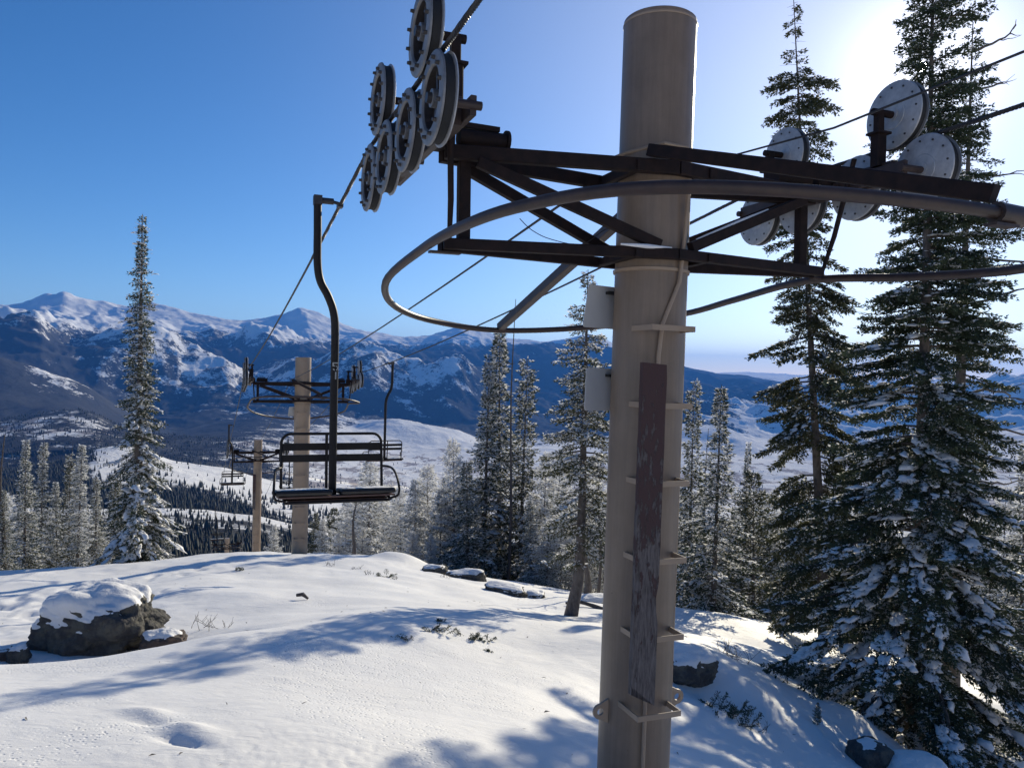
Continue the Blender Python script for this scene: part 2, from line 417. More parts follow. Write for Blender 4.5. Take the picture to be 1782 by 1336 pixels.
def ground(x, y, detail=True):
    x = np.atleast_1d(np.asarray(x, float)); y = np.atleast_1d(np.asarray(y, float)); sh = x.shape
    X = x.ravel(); Yv = y.ravel(); z = np.zeros_like(X)
    for s in range(0, len(X), 60000):
        xx = X[s:s + 60000]; yy = Yv[s:s + 60000]
        d = np.sqrt((xx[:, None] - _XY[None, :, 0]) ** 2 + (yy[:, None] - _XY[None, :, 1]) ** 2)
        z[s:s + 60000] = _phi(d) @ _w[:-3] + _w[-3] + _w[-2] * xx + _w[-1] * yy
    if detail:
        r = np.sqrt(X * X + Yv * Yv)
        z += 0.16 * fbm(X * 0.28, Yv * 0.28, 3) * np.clip(r / 12, 0.15, 1.2)
        ca, sa = math.cos(R(35)), math.sin(R(35))
        xr = X * ca + Yv * sa; yr = -X * sa + Yv * ca
        # wind drifts to the right of the tower, running down the slope
        wr = 1 / (1 + np.exp(-(X - 1.8) * 1.6)) * np.clip((16 - r) / 6, 0, 1)
        z += wr * 0.05 * fbm(xr * 1.6, yr * 0.35, 3, 0.5, True)
        z += 0.007 * fbm(xr * 2.2, yr * 4.5, 3)
        def bump(px, py, Y, h, a, b, ang=0.0):
            c = _pt(px, py, Y); dx = X - c[0]; dy = Yv - c[1]; ca_, sa_ = math.cos(ang), math.sin(ang)
            p = (dx * ca_ + dy * sa_) / a; q = (-dx * sa_ + dy * ca_) / b
            return h * np.exp(-(p * p + q * q))
        # two scooped hollows in the foreground
        for (px, py, Y, h, a, b, an) in [(255, 1236, 6.1, 0.045, 0.20, 0.10, -0.2), (262, 1250, 5.86, -0.03, 0.20, 0.06, -0.2),
                                         (330, 1265, 5.7, 0.05, 0.24, 0.10, -0.5), (318, 1284, 5.42, -0.055, 0.24, 0.06, -0.45),
                                         (1255, 1195, 9.9, -0.16, 0.42, 0.32, 0), (1290, 1180, 10.4, 0.12, 0.35, 0.5, 0.8),
                                         (150, 1085, 11.4, 0.1, 1.0, 0.6, 0), (60, 1150, 9.6, -0.18, 0.8, 0.4, 0),
                                         (355, 1092, 10.4, -0.22, 0.55, 0.40, 0.3), (700, 968, 25.6, 0.35, 0.9, 0.8, 0),
                                         (1240, 1075, 19.5, 0.25, 2.2, 1.0, 0), (1285, 1100, 17.2, -0.15, 0.8, 0.5, -0.5),
                                         (1455, 1175, 13.2, 0.40, 0.5, 0.6, 0), (1495, 1255, 11.0, 0.22, 0.6, 0.5, 0)]:
            z += bump(px, py, Y, h, a, b, an)
        # pitted, scoured crust patch in the centre foreground
        pm = np.clip(np.exp(-(((X + 1.1) / 1.2) ** 2 + ((Yv - 5.1) / 0.8) ** 2)) * 1.3, 0, 1)
        z -= pm * 0.020 * np.clip(fbm(X * 10, Yv * 14, 3), 0, 1)
        # churned snow left of the boulder and old tracks near the crest
        cm = np.exp(-(((X + 8.6) / 2.2) ** 2 + ((Yv - 13.5) / 2.6) ** 2))
        z -= cm * 0.14 * np.clip(fbm(X * 2.6, Yv * 2.6, 3) + 0.1, 0, 1)
        c0 = _pt(40, 1045, 15.5); c1 = _pt(470, 975, 24)
        tx, ty = c1 - c0; L = math.hypot(tx, ty); tx /= L; ty /= L
        al = (X - c0[0]) * tx + (Yv - c0[1]) * ty; pe = -(X - c0[0]) * ty + (Yv - c0[1]) * tx
        lane = np.exp(-((pe - 0.15 * np.sin(al)) / 0.5) ** 2) * ((al > -3) & (al < L + 4))
        z -= lane * 0.11 * np.clip(pnoise(al * 2.1, pe * 3.3) * 2.0, 0, 1)
        z += 0.05 * np.exp(-((r - 24) / 5) ** 2) * fbm(X * 1.1, Yv * 1.5, 3)
    return z.reshape(sh)
def gz(x, y): return float(ground(x, y)[0])

def build_near():
    az = np.concatenate([np.linspace(-math.pi, R(-46), 60, endpoint=False), np.linspace(R(-46), R(46), 560), np.linspace(R(46), math.pi, 61)[1:]])
    rr = np.concatenate([[0.3, 0.8, 1.5, 2.2, 2.8], np.exp(np.linspace(math.log(3.2), math.log(100), 430))])
    A, RR = np.meshgrid(az, rr); X = np.sin(A) * RR; Y = np.cos(A) * RR
    Z = ground(X, Y)
    na = len(az); nr = len(rr)
    V = np.stack([X.ravel(), Y.ravel(), Z.ravel()], 1)
    i, j = np.meshgrid(np.arange(nr - 1), np.arange(na - 1), indexing='ij')
    a = (i * na + j).ravel(); Fc = np.stack([a, a + na, a + na + 1, a + 1], 1)
    me = mesh_np('snow_slope', V, Fc, M['snow'], True)
    o = link('snow_slope', me); tag(o, kind='structure')
build_near()

# ------------------------------------------------------------------ far terrain
# each layer: distance, [(px, py of its surface in the photo)], forest density list, relief noise
PXS = np.linspace(-900, 2700, 601)
def L(r, ys=None, z=None, forest=0.3, brush=0.0, amp=0.0):
    def tab(d):
        if isinstance(d, (int, float)): return np.full(len(PXS), float(d))
        xs, vs = zip(*d); q = np.interp(PXS, xs, vs)
        k = np.exp(-(np.arange(-12, 13) / (0.8 if r == 13500 else 3.2)) ** 2); k /= k.sum()
        return np.convolve(np.pad(q, 12, mode='edge'), k, mode='valid')
    if ys is not None:
        yv = tab(ys); zz = np.array([at(px, py, 1.0)[2] / math.hypot(at(px, py, 1.0)[0], 1.0) * r for px, py in zip(PXS, yv)])
    else: zz = tab(z)
    return (r, zz, tab(forest), tab(brush), amp)
LAY = [
    L(92, z=-31.5, forest=0.0),
    L(160, z=[(0, -47), (900, -55), (1782, -55)], forest=0.0),
    L(300, z=[(0, -78), (600, -82), (900, -105), (1782, -105)], forest=0.1, amp=2),
    L(500, ys=[(0, 965), (450, 965), (600, 985), (900, 1080), (1782, 1080)], forest=1.1, amp=5),
    L(700, ys=[(0, 925), (450, 925), (600, 950), (900, 1050), (1782, 1050)], forest=0.95, amp=6),
    L(950, ys=[(0, 884), (300, 884), (450, 893), (600, 930), (900, 1020), (1782, 1020)], forest=[(0, 0.35), (300, .28), (900, .3)], amp=4),
    L(1150, ys=[(0, 880), (300, 878), (380, 884), (450, 905), (600, 925), (900, 1000), (1782, 1000)], forest=[(0, 0.97), (420, 0.97), (500, .5), (900, .3)], amp=5),
    L(1450, ys=[(0, 868), (300, 853), (450, 872), (600, 905), (900, 960), (1782, 960)], forest=[(0, 0.9), (300, .8), (450, .4), (900, .3)], amp=5),
    L(1900, ys=[(0, 845), (160, 812), (300, 822), (400, 838), (450, 852), (600, 885), (900, 915), (1782, 915)], forest=[(0, 0.95), (140, .95), (180, .10), (450, .05), (900, .15)], brush=.1, amp=6),
    L(2350, ys=[(0, 832), (120, 800), (160, 778), (200, 772), (250, 776), (300, 797), (400, 812), (450, 830), (600, 875), (900, 893), (1200, 885), (1782, 890)], forest=[(0, 0.95), (140, .95), (175, .16), (450, .08), (900, .15)], brush=.15, amp=8),
    L(2800, ys=[(0, 812), (100, 805), (200, 800), (300, 815), (450, 822), (600, 850), (900, 868), (1200, 872), (1782, 875)], forest=[(0, .85), (450, .8), (560, .3), (900, .2)], brush=.38, amp=8),
    L(3400, ys=[(0, 750), (60, 745), (160, 742), (200, 752), (300, 780), (450, 792), (560, 815), (900, 840), (1200, 850), (1500, 845), (1782, 845)], forest=[(0, .55), (160, .45), (230, .85), (330, .7), (450, .55), (600, .12)], brush=.42, amp=12),
    L(3900, ys=[(0, 728), (60, 718), (130, 708), (170, 716), (220, 745), (300, 755), (450, 770), (560, 795), (700, 812), (900, 815), (1200, 830), (1450, 820), (1782, 822)], forest=[(0, .55), (100, .5), (180, .75), (300, .9), (450, .5), (600, .1)], brush=.42, amp=14),
    L(4500, ys=[(0, 735), (130, 725), (300, 760), (450, 755), (560, 775), (700, 795), (900, 795), (1200, 808), (1450, 800), (1782, 800)], forest=[(0, 1), (300, .95), (450, .6), (560, .2), (700, .06)], brush=.38, amp=12),
    L(5200, ys=[(0, 680), (60, 690), (130, 700), (200, 728), (300, 752), (450, 738), (560, 745), (620, 750), (700, 770), (800, 768), (900, 775), (1000, 778), (1190, 775), (1240, 785), (1400, 800), (1782, 785)], forest=[(0, 1), (280, .92), (450, .7), (560, .35), (640, .12), (700, .0), (1782, .02)], brush=[(0, 0), (600, .2), (700, .05), (1782, .1)], amp=26),
    L(5900, ys=[(0, 612), (30, 620), (60, 628), (130, 652), (200, 695), (250, 730), (300, 742), (450, 715), (560, 722), (620, 735), (660, 722), (700, 722), (740, 727), (800, 745), (860, 768), (1000, 765), (1150, 735), (1200, 722), (1260, 736), (1330, 760), (1400, 790), (1500, 782), (1600, 765), (1700, 755), (1782, 748)],
      forest=[(0, .95), (25, .85), (45, .3), (120, .35), (160, .9), (280, .95), (450, .75), (560, .6), (640, .2), (760, .15), (850, .4), (1190, .1), (1782, .02)], amp=60),
    L(6700, ys=[(0, 640), (130, 680), (250, 728), (350, 700), (450, 700), (560, 705), (700, 730), (800, 740), (860, 745), (1000, 750), (1200, 745), (1400, 775), (1500, 770), (1782, 745)], forest=[(0, .9), (400, .7), (600, .75), (860, .95), (1100, .9), (1300, .3), (1400, .1), (1782, .05)], amp=85),
    L(8000, ys=[(0, 585), (50, 572), (100, 600), (150, 595), (185, 583), (230, 592), (300, 604), (350, 622), (400, 648), (450, 672), (500, 665), (560, 640), (610, 603), (650, 612), (700, 627), (740, 645), (800, 652), (860, 700), (900, 725), (1000, 735), (1190, 720), (1300, 728), (1400, 750), (1500, 735), (1600, 725), (1700, 712), (1782, 705)],
      forest=[(0, .75), (100, .6), (185, .4), (300, .35), (400, .3), (450, .45), (560, .5), (610, .35), (740, .3), (800, .4), (860, .8), (1000, .95), (1190, .8), (1330, .3), (1500, .1), (1782, .05)], amp=170),
    L(9200, ys=[(0, 600), (150, 622), (300, 650), (450, 668), (560, 640), (700, 655), (800, 660), (900, 690), (1000, 700), (1190, 700), (1300, 705), (1400, 720), (1600, 705), (1782, 695)], forest=[(0, .8), (300, .9), (600, .9), (1000, .95), (1300, .8), (1500, .2)], amp=170),
    L(10600, ys=[(0, 552), (60, 553), (100, 560), (140, 580), (200, 592), (280, 605), (340, 600), (400, 598), (440, 583), (480, 589), (540, 607), (600, 640), (700, 632), (800, 630), (860, 620), (900, 625), (1000, 630), (1060, 635), (1190, 668), (1240, 672), (1330, 685), (1400, 700), (1500, 695), (1600, 688), (1700, 682), (1782, 680)],
      forest=[(0, .6), (60, .5), (140, .55), (300, .6), (400, .7), (440, .35), (540, .45), (600, .8), (900, .9), (1190, .97), (1350, .85), (1450, .2)], amp=170),
    L(11800, ys=[(0, 570), (150, 585), (300, 598), (450, 600), (600, 620), (700, 622), (900, 612), (1000, 615), (1190, 664), (1400, 690), (1782, 680)], forest=[(0, .6), (500, .8), (900, .9), (1190, .97), (1400, .6), (1500, .2)], amp=150),
    L(13500, ys=[(-900, 560), (-300, 545), (0, 533), (30, 530), (52, 523), (75, 510), (95, 513), (110, 506), (130, 518), (165, 526), (175, 524), (215, 531), (260, 527), (290, 535), (330, 545), (385, 558), (420, 561), (450, 556), (490, 549), (520, 535), (545, 543), (575, 555), (605, 567), (640, 578), (700, 587), (745, 585), (780, 574), (805, 565), (840, 578), (880, 590), (940, 594), (980, 592), (1020, 581), (1045, 588), (1070, 600), (1120, 618), (1190, 640), (1240, 650), (1300, 656), (1400, 676), (1500, 685), (1600, 683), (1782, 682), (2700, 690)],
      forest=[(0, .05), (300, .1), (400, .3), (480, .25), (540, .12), (640, .3), (740, .5), (780, .25), (830, .4), (1000, .5), (1060, .3), (1120, .9), (1300, .97), (1450, .4), (1550, .1)], amp=60),
    L(16000, ys=[(0, 575), (600, 610), (1000, 625), (1190, 655), (1400, 672), (1782, 680)], forest=.3, amp=60),
    L(24000, ys=[(0, 600), (600, 630), (1000, 640), (1190, 655), (1250, 652), (1310, 652), (1370, 655), (1450, 660), (1520, 664), (1600, 668), (1700, 668), (1740, 662), (1782, 666), (2100, 672), (2700, 685)], forest=.08, amp=60),
    L(30000, ys=[(0, 620), (600, 635), (1000, 645), (1190, 655), (1250, 650), (1300, 648), (1350, 651), (1400, 654), (1450, 650), (1520, 657), (1600, 662), (1700, 660), (1782, 663), (2100, 668), (2700, 682)], forest=.05, amp=30),
    L(45000, z=-500, forest=.05),
]
def smoothstep(t): return t * t * (3 - 2 * t)
AZS = np.array([azim(p) for p in PXS])
LR = np.array([l[0] for l in LAY]); LZ = np.array([l[1] for l in LAY]); LF = np.array([l[2] for l in LAY]); LBm = np.array([l[3] for l in LAY]); LA = np.array([l[4] for l in LAY])
def far_fields(A, RR):
    X = np.sin(A) * RR; Y = np.cos(A) * RR
    lr = np.log(RR); Lr = np.log(LR)
    # warp so that crests wander
    wamp = np.clip((RR - 700) / 6000, 0, 1)
    lrw = lr + 0.035 * wamp * fbm(X / 1700, Y / 1700, 4)
    Aw = A + 0.004 * np.clip(RR / 5000, 0, 1) * fbm(X / 900 + 5, Y / 900, 3)
    idx = np.clip(np.searchsorted(Lr, lrw.ravel()) - 1, 0, len(Lr) - 2).reshape(lr.shape)
    t = np.clip((lrw - Lr[idx]) / (Lr[idx + 1] - Lr[idx]), 0, 1)
    ca = np.interp(Aw.ravel(), AZS, np.arange(len(AZS))).reshape(A.shape)
    i0 = np.clip(np.floor(ca).astype(int), 0, len(AZS) - 2); s = ca - i0
    def look(T, k): return T[k, i0] * (1 - s) + T[k, i0 + 1] * s
    z0, z1 = look(LZ, idx), look(LZ, idx + 1)
    ts = np.where(idx >= len(LR) - 6, t, 0.45 * t + 0.55 * smoothstep(t))
    Z = z0 * (1 - ts) + z1 * ts
    Fo = look(LF, idx) * (1 - t) + look(LF, idx + 1) * t
    Br = look(LBm, idx) * (1 - t) + look(LBm, idx + 1) * t
    am = LA[idx] * (1 - ts) + LA[idx + 1] * ts
    sc_ = np.clip(RR / 8, 60, 900)
    sc_ = np.where(RR > 5000, 750.0, np.where(RR > 2600, 380.0, 150.0))
    rid = fbm(X / 820 + 3, Y / 820, 6, 0.52, True) * np.clip((RR - 4200) / 1500, 0, 1) + \
          fbm(X / 260, Y / 260, 5, 0.5, True) * np.clip(1 - (RR - 4200) / 1500, 0, 1)
    big = fbm(X / 1500 - 7 + 0.25 * Y / 1500, Y / 3600 + 4, 4, 0.5, True) * np.clip((RR - 6000) / 1500, 0, 1)
    Z = Z + am * ((rid - 0.48) * 0.95 + (big - 0.48) * 1.7 * np.clip(np.abs(RR - 13500) / 1500, 0, 1))
    Fo = Fo - np.clip((Z - 250) / 700, 0, 0.45) * (RR < 15000)
    Fo = Fo + 0.22 * fbm(X / 600, Y / 600, 4) + np.clip(-(rid - 0.3), 0, 1) * 0.25 * (RR > 5000)
    return X, Y, Z, Fo, Br

def terrain_mat():
    m = bpy.data.materials.new('far_snow_and_forest'); t, b = nodes_of(m)
    v = N(t, 'ShaderNodeNewGeometry').outputs['Position']
    af = N(t, 'ShaderNodeAttribute', attribute_name='forest').outputs['Fac']
    ab = N(t, 'ShaderNodeAttribute', attribute_name='brush').outputs['Fac']
    def mth(op, a, bb, c=None):
        n = N(t, 'ShaderNodeMath', operation=op)
        for k, q in ((0, a), (1, bb), (2, c)):
            if q is None: continue
            if isinstance(q, (int, float)): n.inputs[k].default_value = q
            else: t.links.new(q, n.inputs[k])
        return n.outputs[0]
    n1 = noise_node(t, 1 / 170.0, 9, 0.72, v).outputs[0]
    n2 = noise_node(t, 1 / 22.0, 4, 0.7, v).outputs[0]
    mixn = mth('ADD', mth('MULTIPLY', n1, 0.72), mth('MULTIPLY', n2, 0.28))
    nn = mth('MULTIPLY', mth('SUBTRACT', mixn, 0.5), 2.4)          # about -0.6 .. 0.6
    k = mth('MULTIPLY', mth('ADD', mth('SUBTRACT', af, 0.5), nn), 8.0)
    fac = N(t, 'ShaderNodeClamp'); t.links.new(mth('ADD', k, 0.5), fac.inputs[0])
    mp = N(t, 'ShaderNodeMapping'); mp.inputs['Scale'].default_value = (1, 0.28, 1); t.links.new(v, mp.inputs[0])
    nb = noise_node(t, 1 / 80.0, 8, 0.7, mp.outputs[0]).outputs[0]
    kb = mth('MULTIPLY', mth('ADD', mth('SUBTRACT', ab, 0.5), mth('MULTIPLY', mth('SUBTRACT', nb, 0.5), 3.0)), 9.0)
    facb = N(t, 'ShaderNodeClamp'); t.links.new(mth('ADD', kb, 0.5), facb.inputs[0])
    sp = noise_node(t, 1 / 5.0, 5, 0.8, v).outputs[0]
    spr = ramp(t, sp, [(0.55, (0.86, 0.85, 0.83)), (0.66, (0.55, 0.51, 0.49)), (0.80, (0.30, 0.27, 0.25))])
    mxb = N(t, 'ShaderNodeMixRGB'); t.links.new(spr.outputs[0], mxb.inputs[1]); mxb.inputs[2].default_value = (0.27, 0.23, 0.22, 1)
    t.links.new(mth('MULTIPLY', facb.outputs[0], 0.8), mxb.inputs[0])
    mx = N(t, 'ShaderNodeMixRGB'); mx.inputs[2].default_value = (0.014, 0.019, 0.028, 1)
    t.links.new(mxb.outputs[0], mx.inputs[1]); t.links.new(mth('MULTIPLY', fac.outputs[0], 0.93), mx.inputs[0])
    t.links.new(mx.outputs[0], b.inputs['Base Color'])
    b.inputs['Roughness'].default_value = 0.95; b.inputs['Specular IOR Level'].default_value = 0.0
    bp = N(t, 'ShaderNodeBump'); bp.inputs['Distance'].default_value = 16.0
    t.links.new(n1, bp.inputs['Height']); t.links.new(bp.outputs[0], b.inputs['Normal'])
    return m
M['terrain'] = terrain_mat()
def build_far():
    az = np.concatenate([np.linspace(R(-75), R(-42), 40, endpoint=False), np.linspace(R(-42), R(42), 820), np.linspace(R(42), R(75), 41)[1:]])
    rr = np.unique(np.concatenate([np.exp(np.linspace(math.log(92), math.log(3000), 170)), np.linspace(3000, 15000, 400), np.exp(np.linspace(math.log(15000), math.log(46000), 50))]))
    A, RR = np.meshgrid(az, rr); X, Y, Z, Fo, Br = far_fields(A, RR)
    na, nr = len(az), len(rr)
    V = np.stack([X.ravel(), Y.ravel(), Z.ravel()], 1)
    i, j = np.meshgrid(np.arange(nr - 1), np.arange(na - 1), indexing='ij')
    a = (i * na + j).ravel(); Fc = np.stack([a, a + na, a + na + 1, a + 1], 1)
    me = mesh_np('mountain_terrain', V, Fc, M['terrain'], True)
    for nm, arr in (('forest', Fo), ('brush', Br)):
        at_ = me.attributes.new(nm, 'FLOAT', 'POINT'); at_.data.foreach_set('value', arr.ravel().astype(np.float32))
    tag(link('mountain_terrain', me), kind='structure')
build_far()

# ------------------------------------------------------------------ trees: generator
BLOB_V = []; BLOB_F = []
def _mk_blob():
    n, rings = 7, [(1.0, -0.05), (0.92, 0.30), (0.55, 0.62)]
    for r_, z in rings:
        for j in range(n):
            a = 2 * math.pi * j / n; BLOB_V.append((r_ * math.cos(a), r_ * math.sin(a), z))
    BLOB_V.append((0, 0, 0.72)); BLOB_V.append((0, 0, -0.3)); k = len(rings)
    for i in range(k - 1):
        for j in range(n):
            j2 = (j + 1) % n; BLOB_F.append((i * n + j, i * n + j2, (i + 1) * n + j2)); BLOB_F.append((i * n + j, (i + 1) * n + j2, (i + 1) * n + j))
    for j in range(n):
        j2 = (j + 1) % n; BLOB_F.append(((k - 1) * n + j, (k - 1) * n + j2, k * n)); BLOB_F.append((j2, j, k * n + 1))
_mk_blob(); BLOB_V = np.array(BLOB_V); BLOB_F = np.array(BLOB_F)

class Tree:
    def __init__(self, seed):
        self.rs = np.random.RandomState(seed); self.P = []; self.D = []; self.B = []; self.bl = []; self.wood = MB()
    def blades(self, P, D, side, bl):
        """store points where needle tufts grow"""
        self.P.append(P); self.D.append(D); self.B.append(side); self.bl.append(np.full(len(P), bl))
    def path(self, base, az, el0, L, droop, upturn, nseg=7, wob=0.05):
        rs = self.rs; pts = [np.array(base, float)]; a = az; e = el0
        for i in range(nseg):
            t = (i + 0.5) / nseg
            ee = el0 - droop * math.sin(min(t * 1.5, 1) * math.pi / 2) + upturn * max(0, t - 0.55) * 2.0
            a += rs.uniform(-wob, wob) * 2; ee += rs.uniform(-wob, wob)
            pts.append(pts[-1] + L / nseg * np.array([math.cos(a) * math.cos(ee), math.sin(a) * math.cos(ee), math.sin(ee)]))
        return np.array(pts)
    def foliate(self, pts, L, r0, sp_lat, lat_len, sp_b, bl, nb, tstart=0.12, snow=0.0, snow_size=0.07):
        """side shoots left and right of a limb, tufts on all of them"""
        rs = self.rs; n = len(pts) - 1; k = max(2, int(L / sp_lat))
        for q in range(k):
            t = tstart + (1 - tstart) * (q + rs.uniform(0, 0.8)) / k
            if t >= 0.995: continue
            x = t * n; i = min(int(x), n - 1); f = x - i
            p = pts[i] * (1 - f) + pts[i + 1] * f; d = pts[i + 1] - pts[i]; d = d / np.linalg.norm(d)
            s = np.cross(d, (0, 0, 1.0)); s /= (np.linalg.norm(s) + 1e-6); up = np.cross(s, d)
            for sg in (-1, 1):
                if rs.rand() < 0.10: continue
                ll = lat_len * (0.35 + 0.65 * (1 - t) ** 0.6) * rs.uniform(0.55, 1.15) * (0.55 + 0.45 * min(1, t * 4))
                ang = rs.uniform(0.75, 1.05)
                dd = d * math.cos(ang) + s * sg * math.sin(ang) - np.array([0, 0, 1.0]) * rs.uniform(0.0, 0.30) + up * rs.uniform(-0.1, 0.12)
                dd /= np.linalg.norm(dd)
                m = max(2, int(ll / sp_b)); tt = (np.arange(m) + rs.rand(m)) / m
                curve = (tt ** 2)[:, None] * np.array([0, 0, -0.12 * ll])
                P = p + dd * (tt * ll)[:, None] + curve
                for w in range(nb): self.blades(P + rs.normal(0, 0.004, P.shape), np.tile(dd, (m, 1)), np.tile(s, (m, 1)), bl)
            if snow > 0 and rs.rand() < snow:
                sz = snow_size * rs.uniform(0.45, 1.2) * (0.6 + 0.8 * math.sin(math.pi * min(t, .98)))
                for _ in range(rs.randint(4, 11)):
                    o = s * rs.normal(0, sz * 0.7) + d * rs.normal(0, sz * 1.2)
                    self.sn.append((p + o + np.array([0, 0, bl * 0.22 - 0.35 * abs(np.dot(o, s))]), d, sz * rs.uniform(0.18, 0.58)))
        m = max(2, int(L / sp_b)); tt = tstart + (1 - tstart) * rs.rand(m); x = tt * n; i = np.minimum(x.astype(int), n - 1); f = (x - i)[:, None]
        P = pts[i] * (1 - f) + pts[i + 1] * f; D = pts[i + 1] - pts[i]; D /= np.linalg.norm(D, axis=1)[:, None]
        for w in range(nb): self.blades(P, D, np.cross(D, (0, 0, 1.0)), bl)
        # the limb itself, as a 3-sided tapered stick
        step = max(1, n // 4); q = list(pts[::step]);
        if (len(pts) - 1) % step: q.append(pts[-1])
        self.wood.tube(q, [max(0.004, r0 * (1 - 0.9 * i / (len(q) - 1))) for i in range(len(q))], 4, caps=False)
    def finish(self, name, fol_mat, bw=0.22, frost=0.0, spread=0.9, tall=0.0):
        rs = self.rs
        P = np.concatenate(self.P); D = np.concatenate(self.D); bl = np.concatenate(self.bl); n = len(P)
        rnd = rs.normal(0, 1, (n, 3)); rnd -= D * np.sum(rnd * D, 1)[:, None]; rnd /= np.linalg.norm(rnd, axis=1)[:, None] + 1e-9
        rnd[:, 2] *= 0.75
        dirs = D + rnd * (spread * rs.uniform(0.5, 1.2, n))[:, None]; dirs /= np.linalg.norm(dirs, axis=1)[:, None]
        W = np.cross(dirs, rs.normal(0, 1, (n, 3))); W /= np.linalg.norm(W, axis=1)[:, None] + 1e-9
        ln = bl * rs.uniform(0.6, 1.2, n)
        a = P - W * (ln * bw)[:, None] * 0.5; b = P + W * (ln * bw)[:, None] * 0.5; c = P + dirs * ln[:, None]
        mid = P + dirs * (ln * 0.45)[:, None]
        a = mid - W * (ln * bw)[:, None] * 0.5; b = mid + W * (ln * bw)[:, None] * 0.5
        # each tuft blade: a kite of two triangles' worth kept to one triangle where small
        V = np.stack([a, b, c], 1)
        if frost > 0:
            upw = np.clip(0.5 + 0.9 * dirs[:, 2], 0, 1)
            isf = rs.rand(n) < np.clip(frost * (0.45 + 1.1 * upw), 0, 1)
            V[isf, :, 2] += 0.012
        else: isf = np.zeros(n, bool)
        def mk(nm, sel, mat):
            vv = V[sel].reshape(-1, 3); return mesh_np(nm, vv, np.arange(len(vv)).reshape(-1, 3), mat)
        self.m_fol = mk(name + '_needles', ~isf, fol_mat)
        self.m_frost = mk(name + '_frost', isf, M['frost']) if isf.any() else None
        self.m_wood = self.wood.mesh(name + '_wood', M['bark'])
        self.m_snow = None
        if self.sn:
            c = np.array([q[0] for q in self.sn]); sz = np.array([q[2] for q in self.sn]); d = np.array([q[1] for q in self.sn])
            yaw = np.arctan2(d[:, 1], d[:, 0]); k = len(c); el = np.arcsin(np.clip(d[:, 2], -1, 1))
            st = rs.uniform(0.9, 1.5, k); sx = sz * st; sy = sz * rs.uniform(0.6, 1.0, k); sz_ = sz * rs.uniform(0.35, 0.75, k)
            T = BLOB_V[None] * (1 + rs.normal(0, 0.16, (k, len(BLOB_V), 1)))
            an = np.arctan2(BLOB_V[:, 1], BLOB_V[:, 0])[None]
            w_ = 1 + 0.30 * np.sin(2 * an + rs.uniform(0, 6.3, (k, 1))) + 0.22 * np.sin(3 * an + rs.uniform(0, 6.3, (k, 1)))
            T[:, :, :2] *= w_[:, :, None]
            x = T[:, :, 0] * sx[:, None]; y = T[:, :, 1] * sy[:, None]; z = T[:, :, 2] * sz_[:, None] + x * np.tan(el)[:, None] * 0.9
            X = x * np.cos(yaw)[:, None] - y * np.sin(yaw)[:, None]; Y = x * np.sin(yaw)[:, None] + y * np.cos(yaw)[:, None]
            VV = np.stack([X, Y, z], 2) + c[:, None]
            FF = BLOB_F[None] + (np.arange(k) * len(BLOB_V))[:, None, None]
            self.m_snow = mesh_np(name + '_snow', VV.reshape(-1, 3), FF.reshape(-1, 3), M['snow_load'], True)
        return self
    sn = None

